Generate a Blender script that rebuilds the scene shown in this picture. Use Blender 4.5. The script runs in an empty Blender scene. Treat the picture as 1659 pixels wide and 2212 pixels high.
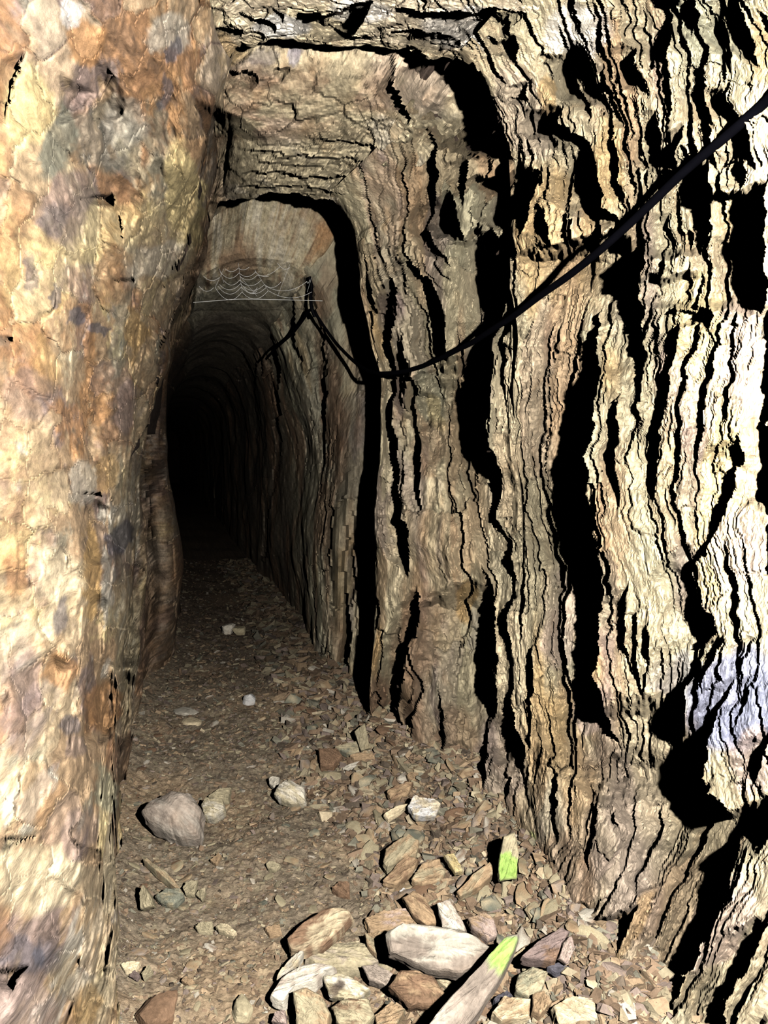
import bpy, math, random
import numpy as np
from mathutils import Vector, Matrix

# ------------------------------------------------------------------ camera, world, light, exposure
SC = bpy.context.scene
EYE = 1.25                      # lens height above the tunnel floor
PITCH = math.radians(4.34)      # looking slightly down
F = 1659.0                      # focal length in pixels of the 1659 x 2212 frame
cam_data = bpy.data.cameras.new('camera')
cam_data.sensor_fit = 'HORIZONTAL'
cam_data.sensor_width = 36.0
cam_data.lens = 36.0
cam_data.clip_start = 0.02
cam = bpy.data.objects.new('camera', cam_data)
cam.location = (0, 0, EYE)
cam.rotation_euler = (math.pi / 2 - PITCH, 0, 0)
SC.collection.objects.link(cam)
SC.camera = cam

world = bpy.data.worlds.new('world')
world.use_nodes = True
world.node_tree.nodes['Background'].inputs[0].default_value = (0, 0, 0, 1)
world.node_tree.nodes['Background'].inputs[1].default_value = 0.0
SC.world = world

LIGHT = np.array([0.36, 0.0, EYE + 0.15])
lamp = bpy.data.lights.new('hand_torch', 'POINT')
lamp.energy = 550
lamp.color = (1.0, 0.955, 0.90)
lamp.shadow_soft_size = 0.012
lamp_ob = bpy.data.objects.new('hand_torch', lamp)
lamp_ob.location = LIGHT
SC.collection.objects.link(lamp_ob)

SC.view_settings.view_transform = 'Standard'
SC.view_settings.look = 'None'
SC.view_settings.gamma = 1.0
SC.view_settings.use_curve_mapping = False
SC.view_settings.exposure = 0.0
SC.cycles.diffuse_bounces = 0
SC.cycles.glossy_bounces = 0

RNG = np.random.default_rng(7)
random.seed(7)
C = SC.collection
CAM = np.array([0, 0, EYE])
CP, SP = math.cos(PITCH), math.sin(PITCH)

# ------------------------------------------------------------------ small maths
def project(P):
    X = P[..., 0]; Y = P[..., 1]; Z = P[..., 2] - EYE
    yc = Y * SP + Z * CP
    zc = Y * CP - Z * SP
    zz = np.maximum(zc, 0.25)
    return 829.5 + F * X / zz, 1106 - F * yc / zz, zc

def ray(px, py):
    px = np.asarray(px, float); py = np.asarray(py, float)
    xc = (px - 829.5) / F; yc = (1106 - py) / F
    return np.stack([xc, CP + yc * SP, -SP + yc * CP], -1)

def at_depth(px, py, d):
    r = ray(px, py)
    return CAM + r * (np.asarray(d, float) / r[..., 1])[..., None]

def h2(a, b, seed=0):
    n = (a.astype(np.int64) * 374761393 + b.astype(np.int64) * 668265263 + seed * 974634777) & 0xFFFFFFFF
    n = ((n ^ (n >> 13)) * 1274126177) & 0xFFFFFFFF
    n = ((n ^ (n >> 16)) * 2246822519) & 0xFFFFFFFF
    return ((n ^ (n >> 15)) & 0xFFFFFF).astype(np.float32) / 16777216.0

def n2(x, y, seed=0):
    ix = np.floor(x); iy = np.floor(y)
    fx = (x - ix).astype(np.float32); fy = (y - iy).astype(np.float32)
    ix = ix.astype(np.int64); iy = iy.astype(np.int64)
    ux = fx * fx * (3 - 2 * fx); uy = fy * fy * (3 - 2 * fy)
    a = h2(ix, iy, seed); b = h2(ix + 1, iy, seed); c = h2(ix, iy + 1, seed); d = h2(ix + 1, iy + 1, seed)
    return (a + (b - a) * ux + (c - a) * uy + (a - b - c + d) * ux * uy) * 2 - 1

def f2(x, y, o=4, seed=0, g=0.5):
    s = 0; a = 1; t = 0
    for i in range(o):
        s = s + a * n2(x * 2 ** i + 13.7 * i, y * 2 ** i - 7.1 * i, seed + i); t += a; a *= g
    return s / t * 1.4

def kink(x, y, o=3, seed=0, g=.55):
    s = 0; a = 1; t = 0
    for i in range(o):
        X = x * 2 ** i + 5.3 * i; Y = y * 2 ** i - 2.9 * i
        ix = np.floor(X); iy = np.floor(Y); fx = (X - ix).astype(np.float32); fy = (Y - iy).astype(np.float32)
        ix = ix.astype(np.int64); iy = iy.astype(np.int64)
        p = h2(ix, iy, seed + i); q = h2(ix + 1, iy, seed + i); r = h2(ix, iy + 1, seed + i); u = h2(ix + 1, iy + 1, seed + i)
        s = s + a * ((p + (q - p) * fx + (r - p) * fy + (p - q - r + u) * fx * fy) * 2 - 1); t += a; a *= g
    return s / t * 1.3

def n3(P, sc, seed=0):
    x = P[..., 0] * sc; y = P[..., 1] * sc; z = P[..., 2] * sc
    iz = np.floor(z); fz = (z - iz).astype(np.float32); uz = fz * fz * (3 - 2 * fz)
    izi = iz.astype(np.int64)
    ix = np.floor(x); iy = np.floor(y)
    fx = (x - ix).astype(np.float32); fy = (y - iy).astype(np.float32)
    ux = fx * fx * (3 - 2 * fx); uy = fy * fy * (3 - 2 * fy)
    ix = ix.astype(np.int64); iy = iy.astype(np.int64)
    def pl(k):
        q = iy * 1619 + k * 31337
        q1 = (iy + 1) * 1619 + k * 31337
        a = h2(ix, q, seed); b = h2(ix + 1, q, seed); c = h2(ix, q1, seed); d = h2(ix + 1, q1, seed)
        return a + (b - a) * ux + (c - a) * uy + (a - b - c + d) * ux * uy
    a = pl(izi); b = pl(izi + 1)
    return (a + (b - a) * uz) * 2 - 1

def f3(P, sc, o=4, seed=0, g=0.5):
    s = 0; a = 1; t = 0
    for i in range(o):
        s = s + a * n3(P + 3.17 * i, sc * 2 ** i, seed + i); t += a; a *= g
    return s / t * 1.4

def sm(x, a, b):
    t = np.clip((x - a) / (b - a), 0, 1)
    return t * t * (3 - 2 * t)

def lin(r, g, b):
    c = np.array([r, g, b], float) / 255
    return np.where(c <= 0.04045, c / 12.92, ((c + 0.055) / 1.055) ** 2.4)

def pchip(xs, Y, xq):
    xs = np.asarray(xs, float); Y = np.asarray(Y, float)
    h = np.diff(xs); dl = np.diff(Y, axis=0) / h.reshape((-1,) + (1,) * (Y.ndim - 1))
    m = np.zeros_like(Y)
    hb = h.reshape((-1,) + (1,) * (Y.ndim - 1))
    w1 = 2 * hb[1:] + hb[:-1]; w2 = hb[1:] + 2 * hb[:-1]
    with np.errstate(divide='ignore', invalid='ignore'):
        hm = (w1 + w2) / (w1 / dl[:-1] + w2 / dl[1:])
    m[1:-1] = np.where(dl[:-1] * dl[1:] > 0, hm, 0)
    m[0] = dl[0]; m[-1] = dl[-1]
    i = np.clip(np.searchsorted(xs, xq, side='right') - 1, 0, len(xs) - 2)
    sh = (-1,) + (1,) * (Y.ndim - 1)
    t = ((xq - xs[i]) / h[i]).reshape(sh); hh = h[i].reshape(sh)
    return ((2 * t**3 - 3 * t**2 + 1) * Y[i] + (t**3 - 2 * t**2 + t) * hh * m[i]
            + (-2 * t**3 + 3 * t**2) * Y[i + 1] + (t**3 - t**2) * hh * m[i + 1])

# ------------------------------------------------------------------ mesh / object helpers
def mesh_np(name, V, quads=None, tris=None, col=None, smooth=False, mat=None):
    me = bpy.data.meshes.new(name)
    V = np.ascontiguousarray(V, np.float32)
    me.vertices.add(len(V)); me.vertices.foreach_set('co', V.ravel())
    parts = []; starts = []; n = 0; tot = []
    for f, k in ((quads, 4), (tris, 3)):
        if f is not None and len(f):
            f = np.asarray(f, np.int32)
            parts.append(f.ravel()); starts.append(n + np.arange(len(f)) * k); n += f.size
    lv = np.concatenate(parts); st = np.concatenate(starts).astype(np.int32)
    me.loops.add(len(lv)); me.loops.foreach_set('vertex_index', lv)
    me.polygons.add(len(st)); me.polygons.foreach_set('loop_start', st)
    me.update(calc_edges=True)
    me.polygons.foreach_set('use_smooth', np.full(len(st), smooth, bool))
    if col is not None:
        a = me.attributes.new('tint', 'FLOAT_COLOR', 'POINT')
        c4 = np.ones((len(V), 4), np.float32); c4[:, :3] = col
        a.data.foreach_set('color', c4.ravel())
    if mat: me.materials.append(mat)
    return me

def link(name, data, parent=None, label=None, cat=None, group=None, kind=None):
    o = bpy.data.objects.new(name, data); C.objects.link(o)
    if parent is not None: o.parent = parent
    for k, v in (('label', label), ('category', cat), ('group', group), ('kind', kind)):
        if v: o[k] = v
    return o

# ------------------------------------------------------------------ materials
def rock_material(name, grain=(40, 40, 12), bump=0.35, rough=0.8, spec=0.25, contrast=0.35, scale=1.0, aniso=(1, 1, 1)):
    m = bpy.data.materials.new(name); m.use_nodes = True
    nt = m.node_tree; N = nt.nodes; L = nt.links
    b = N['Principled BSDF']; b.inputs['Roughness'].default_value = rough
    b.inputs['Specular IOR Level'].default_value = spec
    tc = N.new('ShaderNodeTexCoord')
    at = N.new('ShaderNodeAttribute'); at.attribute_name = 'tint'
    mp = N.new('ShaderNodeMapping'); mp.inputs['Scale'].default_value = grain
    L.new(tc.outputs['Object'], mp.inputs['Vector'])
    g = N.new('ShaderNodeTexNoise'); g.inputs['Scale'].default_value = 3.0 * scale; g.inputs['Detail'].default_value = 8; g.inputs['Roughness'].default_value = 0.65
    L.new(mp.outputs['Vector'], g.inputs['Vector'])
    s = N.new('ShaderNodeTexNoise'); s.inputs['Scale'].default_value = 26 * scale; s.inputs['Detail'].default_value = 9; s.inputs['Roughness'].default_value = 0.7
    m2 = N.new('ShaderNodeMapping'); m2.inputs['Scale'].default_value = aniso
    L.new(tc.outputs['Object'], m2.inputs['Vector']); L.new(m2.outputs['Vector'], s.inputs['Vector'])
    r1 = N.new('ShaderNodeMapRange'); r1.inputs['From Min'].default_value = 0.3; r1.inputs['From Max'].default_value = 0.7
    r1.inputs['To Min'].default_value = 1 - contrast; r1.inputs['To Max'].default_value = 1 + contrast
    L.new(s.outputs['Fac'], r1.inputs['Value'])
    r2 = N.new('ShaderNodeMapRange'); r2.inputs['From Min'].default_value = 0.3; r2.inputs['From Max'].default_value = 0.7
    r2.inputs['To Min'].default_value = 1 - contrast * 0.8; r2.inputs['To Max'].default_value = 1 + contrast * 0.8
    L.new(g.outputs['Fac'], r2.inputs['Value'])
    mu = N.new('ShaderNodeMath'); mu.operation = 'MULTIPLY'
    L.new(r1.outputs[0], mu.inputs[0]); L.new(r2.outputs[0], mu.inputs[1])
    mx = N.new('ShaderNodeVectorMath'); mx.operation = 'SCALE'
    L.new(at.outputs['Color'], mx.inputs[0]); L.new(mu.outputs[0], mx.inputs['Scale'])
    # rust stains
    rs = N.new('ShaderNodeTexNoise'); rs.inputs['Scale'].default_value = 9 * scale; rs.inputs['Detail'].default_value = 6; rs.inputs['Distortion'].default_value = 0.6
    L.new(m2.outputs['Vector'], rs.inputs['Vector'])
    rr = N.new('ShaderNodeMapRange'); rr.inputs['From Min'].default_value = 0.55; rr.inputs['From Max'].default_value = 0.72; rr.inputs['To Max'].default_value = 0.30
    L.new(rs.outputs['Fac'], rr.inputs['Value'])
    mm = N.new('ShaderNodeMix'); mm.data_type = 'RGBA'; mm.blend_type = 'MULTIPLY'
    L.new(rr.outputs[0], mm.inputs['Factor']); L.new(mx.outputs[0], mm.inputs['A']); mm.inputs['B'].default_value = (0.88, 0.66, 0.46, 1)
    L.new(mm.outputs['Result'], b.inputs['Base Color'])
    ad = N.new('ShaderNodeMath'); ad.operation = 'ADD'
    L.new(g.outputs['Fac'], ad.inputs[0]); L.new(s.outputs['Fac'], ad.inputs[1])
    bp = N.new('ShaderNodeBump'); bp.inputs['Strength'].default_value = bump; bp.inputs['Distance'].default_value = 0.012
    L.new(ad.outputs[0], bp.inputs['Height']); L.new(bp.outputs['Normal'], b.inputs['Normal'])
    return m

M_SLATE = rock_material('foliated slate', (30, 30, 7), 0.5, contrast=0.30)
M_VEIN = rock_material('mineral stained rock', (26, 9, 18), 0.5, contrast=0.46, scale=1.2, aniso=(1, .38, 1))
M_SOIL = rock_material('gravelly soil', (30, 30, 30), 0.6, 0.9, 0.1, 0.4, scale=1.6)
M_STONE = rock_material('loose slate', (34, 12, 34), 0.45, contrast=0.26)

def plain(name, col, rough=0.5, spec=0.4, noise=0.0):
    m = bpy.data.materials.new(name); m.use_nodes = True
    nt = m.node_tree; b = nt.nodes['Principled BSDF']
    b.inputs['Roughness'].default_value = rough; b.inputs['Specular IOR Level'].default_value = spec
    t = nt.nodes.new('ShaderNodeTexNoise'); t.inputs['Scale'].default_value = 60
    r = nt.nodes.new('ShaderNodeValToRGB')
    r.color_ramp.elements[0].color = (*[c * (1 - noise) for c in col], 1); r.color_ramp.elements[1].color = (*[c * (1 + noise) for c in col], 1)
    nt.links.new(t.outputs['Fac'], r.inputs['Fac']); nt.links.new(r.outputs['Color'], b.inputs['Base Color'])
    return m
M_CABLE = plain('black rubber', (0.0018, 0.0018, 0.003), 0.5, 0.06, 0.4)
M_WEB = plain('spider silk', (0.75, 0.75, 0.72), 0.4, 0.5, 0.1)

# ------------------------------------------------------------------ the bore: cross-sections along the tunnel
# order: left foot, low, mid, high, shoulder | ceiling left, middle, right | right shoulder, high, mid, low, foot
def mring(d, pts): return (d, np.array([(x, d, EYE + z) for x, z in pts]))
def pring(d, pts):
    p = np.array(pts, float)
    return (d, at_depth(p[:, 0], p[:, 1], np.full(len(p), d)))
R325 = pring(3.25, [(300,1618),(308,1286),(308,960),(362,740),(430,560),(490,432),(600,425),(700,432),(765,490),(790,650),(826,940),(808,1286),(803,1618)])
def grow(ring, d, out):
    P = ring[1].copy(); P[:, 1] = d
    c = np.array([P[:, 0].mean(), d, EYE])
    v = P - c; v /= np.linalg.norm(v, axis=1)[:, None]
    return (d, P + v * np.array(out)[:, None])
RINGS = [
    mring(-0.4, [(-.6,-1.25),(-.62,-.6),(-.62,0),(-.6,.5),(-.5,.9),(-.3,1.1),(.1,1.15),(.6,1.1),(1.0,.8),(1.1,.45),(1.15,0),(1.1,-.6),(.85,-1.25)]),
    mring(0.8, [(-.50,-1.25),(-.55,-.6),(-.56,0),(-.55,.45),(-.46,.8),(-.3,1.0),(.05,1.05),(.4,1.0),(.7,.75),(.8,.4),(.83,0),(.80,-.6),(.60,-1.25)]),
    pring(1.25, [(160,2640),(150,1776),(110,980),(110,350),(250,-100),(420,-350),(800,-420),(1300,-350),(1620,-100),(1690,300),(1720,980),(1690,1776),(1420,2640)]),
    pring(1.70, [(252,2200),(254,1565),(232,980),(250,500),(380,150),(480,-50),(760,-90),(1080,-60),(1290,100),(1330,480),(1345,980),(1340,1565),(1230,2200)]),
    pring(2.14, [(264,1949),(265,1445),(262,980),(302,600),(432,330),(520,105),(720,92),(950,105),(1082,260),(1115,515),(1120,980),(1130,1445),(1150,1949)]),
    pring(2.20, [(266,1922),(268,1430),(270,980),(308,600),(432,330),(535,60),(720,-40),(1000,-60),(1165,200),(1148,505),(1106,980),(1115,1430),(1125,1922)]),
    pring(2.33, [(265,1870),(268,1408),(276,980),(318,620),(434,357),(522,120),(710,60),(940,70),(1075,280),(1085,530),(1060,980),(1065,1408),(1078,1870)]),
    pring(2.45, [(268,1826),(272,1386),(282,980),(328,640),(436,385),(510,180),(680,165),(860,190),(1000,340),(1030,560),(1015,980),(1020,1386),(1035,1826)]),
    pring(2.75, [(278,1734),(285,1342),(296,980),(345,690),(440,440),(505,290),(640,275),(790,305),(900,420),(930,600),(940,980),(935,1342),(930,1734)]),
    R325,
    grow(R325, 3.40, [.08,.10,.10,.10,.10,.16,.28,.46,.60,.56,.42,.28,.12]),
    pring(4.20, [(335,1492),(340,1200),(328,980),(360,760),(415,620),(455,450),(580,400),(715,418),(805,490),(800,640),(775,920),(757,1200),(745,1478)]),
    pring(4.36, [(352,1474),(365,1200),(350,980),(366,790),(398,690),(440,592),(540,557),(640,575),(697,640),(727,760),(738,950),(714,1200),(716,1478)]),
    pring(5.60, [(385,1352),(385,1150),(345,980),(350,830),(390,760),(430,712),(500,690),(560,705),(602,770),(628,860),(652,980),(646,1150),(658,1352)]),
    pring(8.00, [(378,1240),(365,1120),(355,980),(362,880),(385,820),(412,785),(455,770),(500,785),(530,830),(548,890),(556,980),(556,1120),(560,1240)]),
    pring(14.0, [(350,1130),(338,1060),(332,980),(338,920),(352,885),(375,865),(405,860),(432,866),(455,885),(468,920),(474,980),(474,1060),(474,1130)]),
    pring(34.0, [(335,1042),(330,1010),(328,980),(330,955),(336,940),(346,932),(358,930),(370,932),(380,940),(386,955),(388,980),(388,1010),(388,1042)]),
]
RD = np.array([r[0] for r in RINGS]); RP = np.array([r[1] for r in RINGS])
KJ = np.arange(13.0)

def bore(ds, js):
    A = pchip(RD, RP, ds)                         # (nd,13,3)
    B = pchip(KJ, A.transpose(1, 0, 2), js)       # (nj,nd,3)
    P = B.transpose(1, 0, 2)
    du = np.gradient(P, axis=0); dv = np.gradient(P, axis=1)
    n = np.cross(du, dv); n /= np.maximum(np.linalg.norm(n, axis=2), 1e-9)[..., None]
    ctr = A.mean(axis=1)[:, None, :]
    s = np.sign(((ctr - P) * n).sum(2)); s[s == 0] = 1
    # one sign for the sheet: into the tunnel
    n *= np.sign(np.median(s))
    # the edges of the ribs are ragged: each strip of the profile is taken a little nearer or farther
    J = np.repeat(js[None], len(ds), 0); DD = np.repeat(ds[:, None], len(js), 1)
    dl = (.07 * f2(J * 2.2 + 3, DD * 1.0, 4, 910, .55)) * sm(DD, 1.2, 1.8) * (1 - sm(DD, 3.42, 3.6) * (1 - .3 * sm(DD, 4.4, 5)))
    q = np.clip(DD + dl, ds[0], ds[-1] - 1e-4)
    i = np.clip(np.searchsorted(ds, q.ravel(), side='right') - 1, 0, len(ds) - 2).reshape(q.shape)
    t = (q - ds[i]) / (ds[i + 1] - ds[i])
    jj = np.arange(len(js))[None]
    P2 = P[i, jj] * (1 - t)[..., None] + P[i + 1, jj] * t[..., None]
    P = np.stack([P2[..., 0], P[..., 1], P2[..., 2]], -1)
    return P, n

# ------------------------------------------------------------------ traced relief
# each crack: edge of a protruding layer (x at y) with the width of the gap seen beyond it; the gap lies to the left
CRACKS = [
 [(580,836,4),(635,862,9),(690,848,11),(740,843,11),(800,852,12),(880,848,12),(960,855,12),(1010,862,12),(1110,868,13),(1130,875,13),(1220,882,12),(1258,890,4)],
 [(690,868,2),(800,868,5),(870,872,6),(900,895,6),(935,932,2)],
 [(540,828,4),(570,878,8),(600,928,9),(640,942,11),(680,958,15),(760,966,16),(810,978,14),(840,988,13),(860,1003,13),(910,1002,12),(985,1006,12),(1020,1018,13),(1100,1022,14),(1160,1035,15),(1220,1048,16),(1260,1052,20),(1310,1075,40),(1400,1072,40),(1480,1068,36),(1540,1070,30),(1600,1050,20),(1700,1042,24),(1750,1028,17),(1805,1014,4)],
 [(470,1062,8),(500,1072,24),(560,1085,26),(630,1095,32),(690,1078,26),(760,1066,26),(800,1070,40),(860,1052,46),(920,1046,36),(985,1066,36),(1035,1078,30),(1120,1080,28),(1170,1106,28),(1240,1110,22),(1290,1110,18),(1330,1100,14),(1400,1106,12),(1470,1108,11),(1520,1102,15),(1570,1112,26),(1620,1130,26),(1700,1136,4)],
 [(520,1140,3),(560,1136,6),(640,1130,8),(700,1128,10),(760,1138,7),(830,1148,13),(880,1136,13),(930,1122,11),(1000,1118,14),(1050,1130,12),(1120,1146,13),(1190,1141,14),(1215,1151,14),(1290,1126,13),(1330,1112,5)],
 [(560,1196,3),(605,1190,7),(680,1179,10),(740,1176,14),(800,1173,16),(850,1172,12),(900,1182,5)],
 [(850,1140,3),(900,1146,8),(960,1152,10),(1020,1160,12),(1120,1166,12),(1180,1186,18),(1240,1171,19),(1320,1161,13),(1400,1156,13),(1450,1151,13),(1560,1148,12),(1640,1131,4)],
 [(980,1186,3),(1040,1191,8),(1120,1200,9),(1180,1200,7),(1250,1196,2)],
 [(520,1345,20),(560,1322,56),(650,1306,54),(730,1288,52),(810,1290,50),(900,1276,54),(1000,1262,50),(1060,1262,54),(1110,1279,58),(1160,1286,58),(1220,1298,46),(1290,1300,45),(1360,1299,41),(1420,1291,35),(1480,1284,28),(1520,1306,36),(1560,1318,44),(1610,1342,44),(1660,1362,36),(1700,1345,18),(1750,1330,4)],
 [(470,1402,20),(520,1398,50),(560,1391,74),(640,1383,62),(700,1386,42),(780,1391,36),(820,1384,22),(880,1371,10),(950,1381,9),(1000,1386,4)],
 [(760,1362,4),(800,1346,10),(860,1326,13),(930,1329,13),(1000,1331,10),(1060,1339,8),(1110,1335,3)],
 [(560,1420,5),(590,1416,8),(700,1413,13),(790,1431,19),(870,1437,18),(930,1426,14),(990,1421,13),(1060,1426,12),(1100,1420,4)],
 [(540,1482,6),(610,1466,20),(690,1456,13),(760,1463,15),(830,1451,13),(900,1436,8)],
 [(560,1520,18),(610,1511,42),(660,1507,36),(690,1500,8)],
 [(660,1534,4),(680,1535,24),(705,1534,24),(715,1530,4)],
 [(640,1588,4),(720,1582,8),(830,1581,8),(900,1564,9),(930,1555,2)],
 [(380,1659,20),(430,1652,42),(500,1648,46),(560,1648,52),(640,1650,50),(685,1642,34),(700,1640,4)],
 [(640,1672,14),(800,1668,12),(900,1664,14),(1000,1672,20),(1080,1676,24),(1140,1672,4)],
 [(920,1592,4),(950,1591,10),(1000,1601,24),(1060,1581,24),(1120,1561,20),(1170,1537,10),(1210,1512,18),(1240,1492,22),(1290,1507,15),(1335,1545,30),(1370,1548,30),(1380,1530,24),(1400,1513,24),(1450,1509,29),(1490,1480,26),(1550,1483,54),(1620,1486,58),(1660,1505,76),(1700,1528,70),(1740,1560,60),(1790,1606,62),(1850,1592,66),(1900,1577,56),(1960,1561,42),(2030,1521,40),(2080,1491,36),(2140,1461,27),(2212,1440,20),(2300,1390,16)],
 [(1360,1572,4),(1390,1561,19),(1450,1531,11),(1500,1508,4)],
 [(1440,1600,2),(1470,1591,8),(1520,1566,12),(1560,1551,20),(1620,1532,46),(1680,1515,40),(1700,1505,10)],
 [(1360,1640,4),(1380,1631,8),(1430,1611,7),(1460,1600,3)],
 [(1420,1652,3),(1450,1641,5),(1540,1601,5),(1600,1575,2)],
 [(1560,1672,6),(1600,1660,15),(1660,1641,20),(1700,1625,6)],
 [(1720,1680,30),(1760,1672,60),(1800,1655,50),(1850,1640,10)],
 [(1960,1672,10),(1995,1656,18),(2050,1622,24),(2110,1592,25),(2160,1572,24),(2212,1561,20),(2280,1535,16)],
 [(1780,1530,3),(1810,1512,8),(1890,1452,9),(1940,1422,12),(1980,1406,8),(2010,1400,2)],
 [(1945,1380,4),(1970,1370,26),(2040,1342,28),(2090,1312,18),(2120,1290,4)],
 [(2060,1490,6),(2090,1480,20),(2150,1461,22),(2212,1441,13),(2260,1425,5)],
 [(2020,1460,3),(2060,1441,10),(2130,1406,12),(2180,1381,8),(2230,1350,4)],
 [(1930,1300,3),(1960,1286,10),(1990,1264,20),(2030,1241,11),(2060,1222,4)],
 [(1580,1062,6),(1660,1052,16),(1740,1046,8),(1780,1040,3)],
 [(1745,1086,3),(1775,1082,13),(1830,1083,22),(1890,1081,10),(1905,1080,2)],
 [(1620,1142,4),(1660,1143,9),(1720,1142,4),(1790,1140,2)],
 [(1600,1210,3),(1680,1206,5),(1750,1204,5),(1830,1196,5),(1850,1190,2)],
 [(1840,1176,3),(1860,1166,7),(1930,1151,11),(1990,1141,8),(2010,1140,2)],
 [(1640,1290,16),(1690,1286,16),(1705,1284,3)],
 [(1720,1345,8),(1760,1336,8),(1800,1330,3)],
 [(1700,1300,4),(1780,1290,6),(1850,1272,8),(1900,1262,3)],
 # upper right wall and roof
 [(95,960,6),(130,1003,30),(150,1040,44),(200,1056,46),(240,1076,46),(280,1091,46),(320,1108,40),(350,1118,30),(360,1122,6)],
 [(345,1150,30),(370,1168,46),(420,1158,32),(450,1140,28),(500,1132,24),(530,1120,6)],
 [(425,1160,4),(450,1170,12),(490,1186,16),(528,1194,13),(545,1196,3)],
 [(150,838,3),(155,840,6),(200,858,9),(250,882,9),(290,890,3)],
 [(190,896,4),(210,905,11),(250,938,13),(280,952,14),(300,985,14),(340,1032,20),(356,1050,6)],
 [(140,940,4),(160,944,13),(195,948,13),(205,948,3)],
 [(170,1132,3),(190,1133,8),(220,1134,8),(235,1130,2)],
 [(70,1115,4),(85,1114,18),(120,1112,14),(135,1110,3)],
 [(80,1256,6),(110,1262,28),(165,1286,30),(210,1301,25),(240,1316,14),(260,1320,3)],
 [(205,1220,4),(220,1216,14),(260,1206,20),(285,1236,26),(300,1262,20),(320,1280,14),(350,1276,20),(400,1282,25),(440,1296,22),(480,1330,18),(520,1345,8)],
 [(300,1232,3),(320,1229,10),(380,1219,9),(430,1236,12),(460,1240,3)],
 [(270,1335,3),(300,1331,7),(360,1334,8),(420,1336,8),(460,1340,3)],
 [(330,1398,3),(360,1396,9),(430,1395,9),(450,1394,2)],
 [(260,1478,5),(280,1471,16),(330,1461,25),(365,1452,26),(385,1448,4)],
 [(310,1520,8),(380,1531,34),(430,1536,46),(500,1531,52),(550,1521,54),(590,1510,16)],
 [(-60,1452,24),(0,1451,30),(60,1446,30),(120,1441,25),(160,1430,6)],
 [(-20,1505,14),(30,1501,20),(70,1496,12),(90,1490,3)],
 [(-40,1590,10),(0,1601,18),(60,1616,25),(110,1632,22),(150,1640,5)],
 [(60,1360,6),(120,1372,20),(180,1385,16),(215,1392,4)],
 [(150,1520,4),(200,1530,14),(260,1540,14),(290,1545,3)],
 [(230,1600,4),(290,1612,16),(350,1620,14),(380,1622,3)],
 [(400,985,6),(450,984,18),(500,992,22),(530,1000,6)],
 [(330,1012,4),(360,1010,10),(420,1004,8),(450,1003,3)],
 [(420,905,4),(480,920,8),(540,950,8),(590,975,4)],
 [(600,1120,3),(700,1080,3)],
 [(1250,950,4),(1280,960,10),(1310,972,10),(1340,966,9),(1400,956,11),(1480,946,13),(1540,960,13),(1600,964,9),(1640,955,5),(1690,932,2)],
 [(1260,905,2),(1290,912,8),(1340,905,13),(1400,880,14),(1470,866,13),(1540,862,14),(1600,868,11),(1660,880,7),(1685,884,2)],
 [(1240,1010,3),(1330,990,5),(1420,975,4),(1500,985,3)],
 [(1330,1235,3),(1380,1222,12),(1440,1212,13),(1510,1206,14),(1560,1212,18),(1590,1215,3)],
 [(1240,1360,3),(1300,1345,12),(1370,1352,14),(1420,1362,10),(1480,1375,12),(1520,1382,3)],
 [(1320,1395,3),(1380,1402,9),(1430,1405,10),(1500,1380,12),(1550,1385,3)],
]
CRACKS = [np.array([(y, x, w) for y, x, w in c], float) for c in CRACKS]

GUIDES = [
 [(-400,560),(100,640),(430,745),(600,785),(800,822),(1000,825),(1200,808),(1600,803),(1800,830),(2212,900),(2800,980)],
 [(-400,680),(0,800),(150,838),(250,880),(350,905),(545,890),(680,950),(760,962),(860,1000),(1000,1010),(1100,1020),(1240,1050),(1500,1060),(1600,1045),(1800,1010),(2212,1000),(2800,960)],
 [(-400,800),(0,940),(150,1040),(250,1078),(350,1112),(500,1085),(630,1095),(760,1066),(860,1055),(985,1066),(1120,1085),(1170,1106),(1300,1106),(1470,1108),(1600,1126),(1800,1112),(2000,1060),(2212,1040),(2800,990)],
 [(-400,1150),(0,1230),(120,1255),(240,1310),(400,1325),(560,1320),(730,1288),(1000,1262),(1110,1278),(1220,1298),(1420,1290),(1600,1340),(1740,1320),(1900,1270),(2000,1230),(2212,1120),(2800,1020)],
 [(-400,1380),(0,1420),(120,1440),(300,1460),(500,1500),(640,1500),(760,1462),(900,1440),(1060,1430),(1200,1455),(1290,1490),(1400,1500),(1550,1480),(1660,1490),(1780,1520),(1900,1450),(2000,1400),(2212,1280),(2800,1060)],
 [(-400,1520),(0,1600),(110,1630),(300,1640),(560,1650),(680,1645),(950,1600),(1120,1580),(1300,1610),(1400,1630),(1550,1620),(1700,1650),(1780,1640),(1850,1600),(1960,1565),(2080,1500),(2212,1440),(2800,1150)],
 [(-400,1700),(0,1780),(600,1850),(1200,1790),(1600,1800),(1900,1740),(2000,1680),(2212,1590),(2800,1250)],
 [(-400,2600),(2800,2400)],
]
def flow(x, y):
    G = [np.interp(y, [p[0] for p in g], [p[1] for p in g]) for g in GUIDES]
    phi = np.where(x < G[0], (x - G[0]) / 1.5, 0.0)
    for k in range(len(G) - 1):
        t = np.clip((x - G[k]) / np.maximum(G[k + 1] - G[k], 20), 0, 1)
        span = [100, 70, 160, 140, 130, 120, 500][k]
        phi = phi + t * span
    return phi

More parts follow.
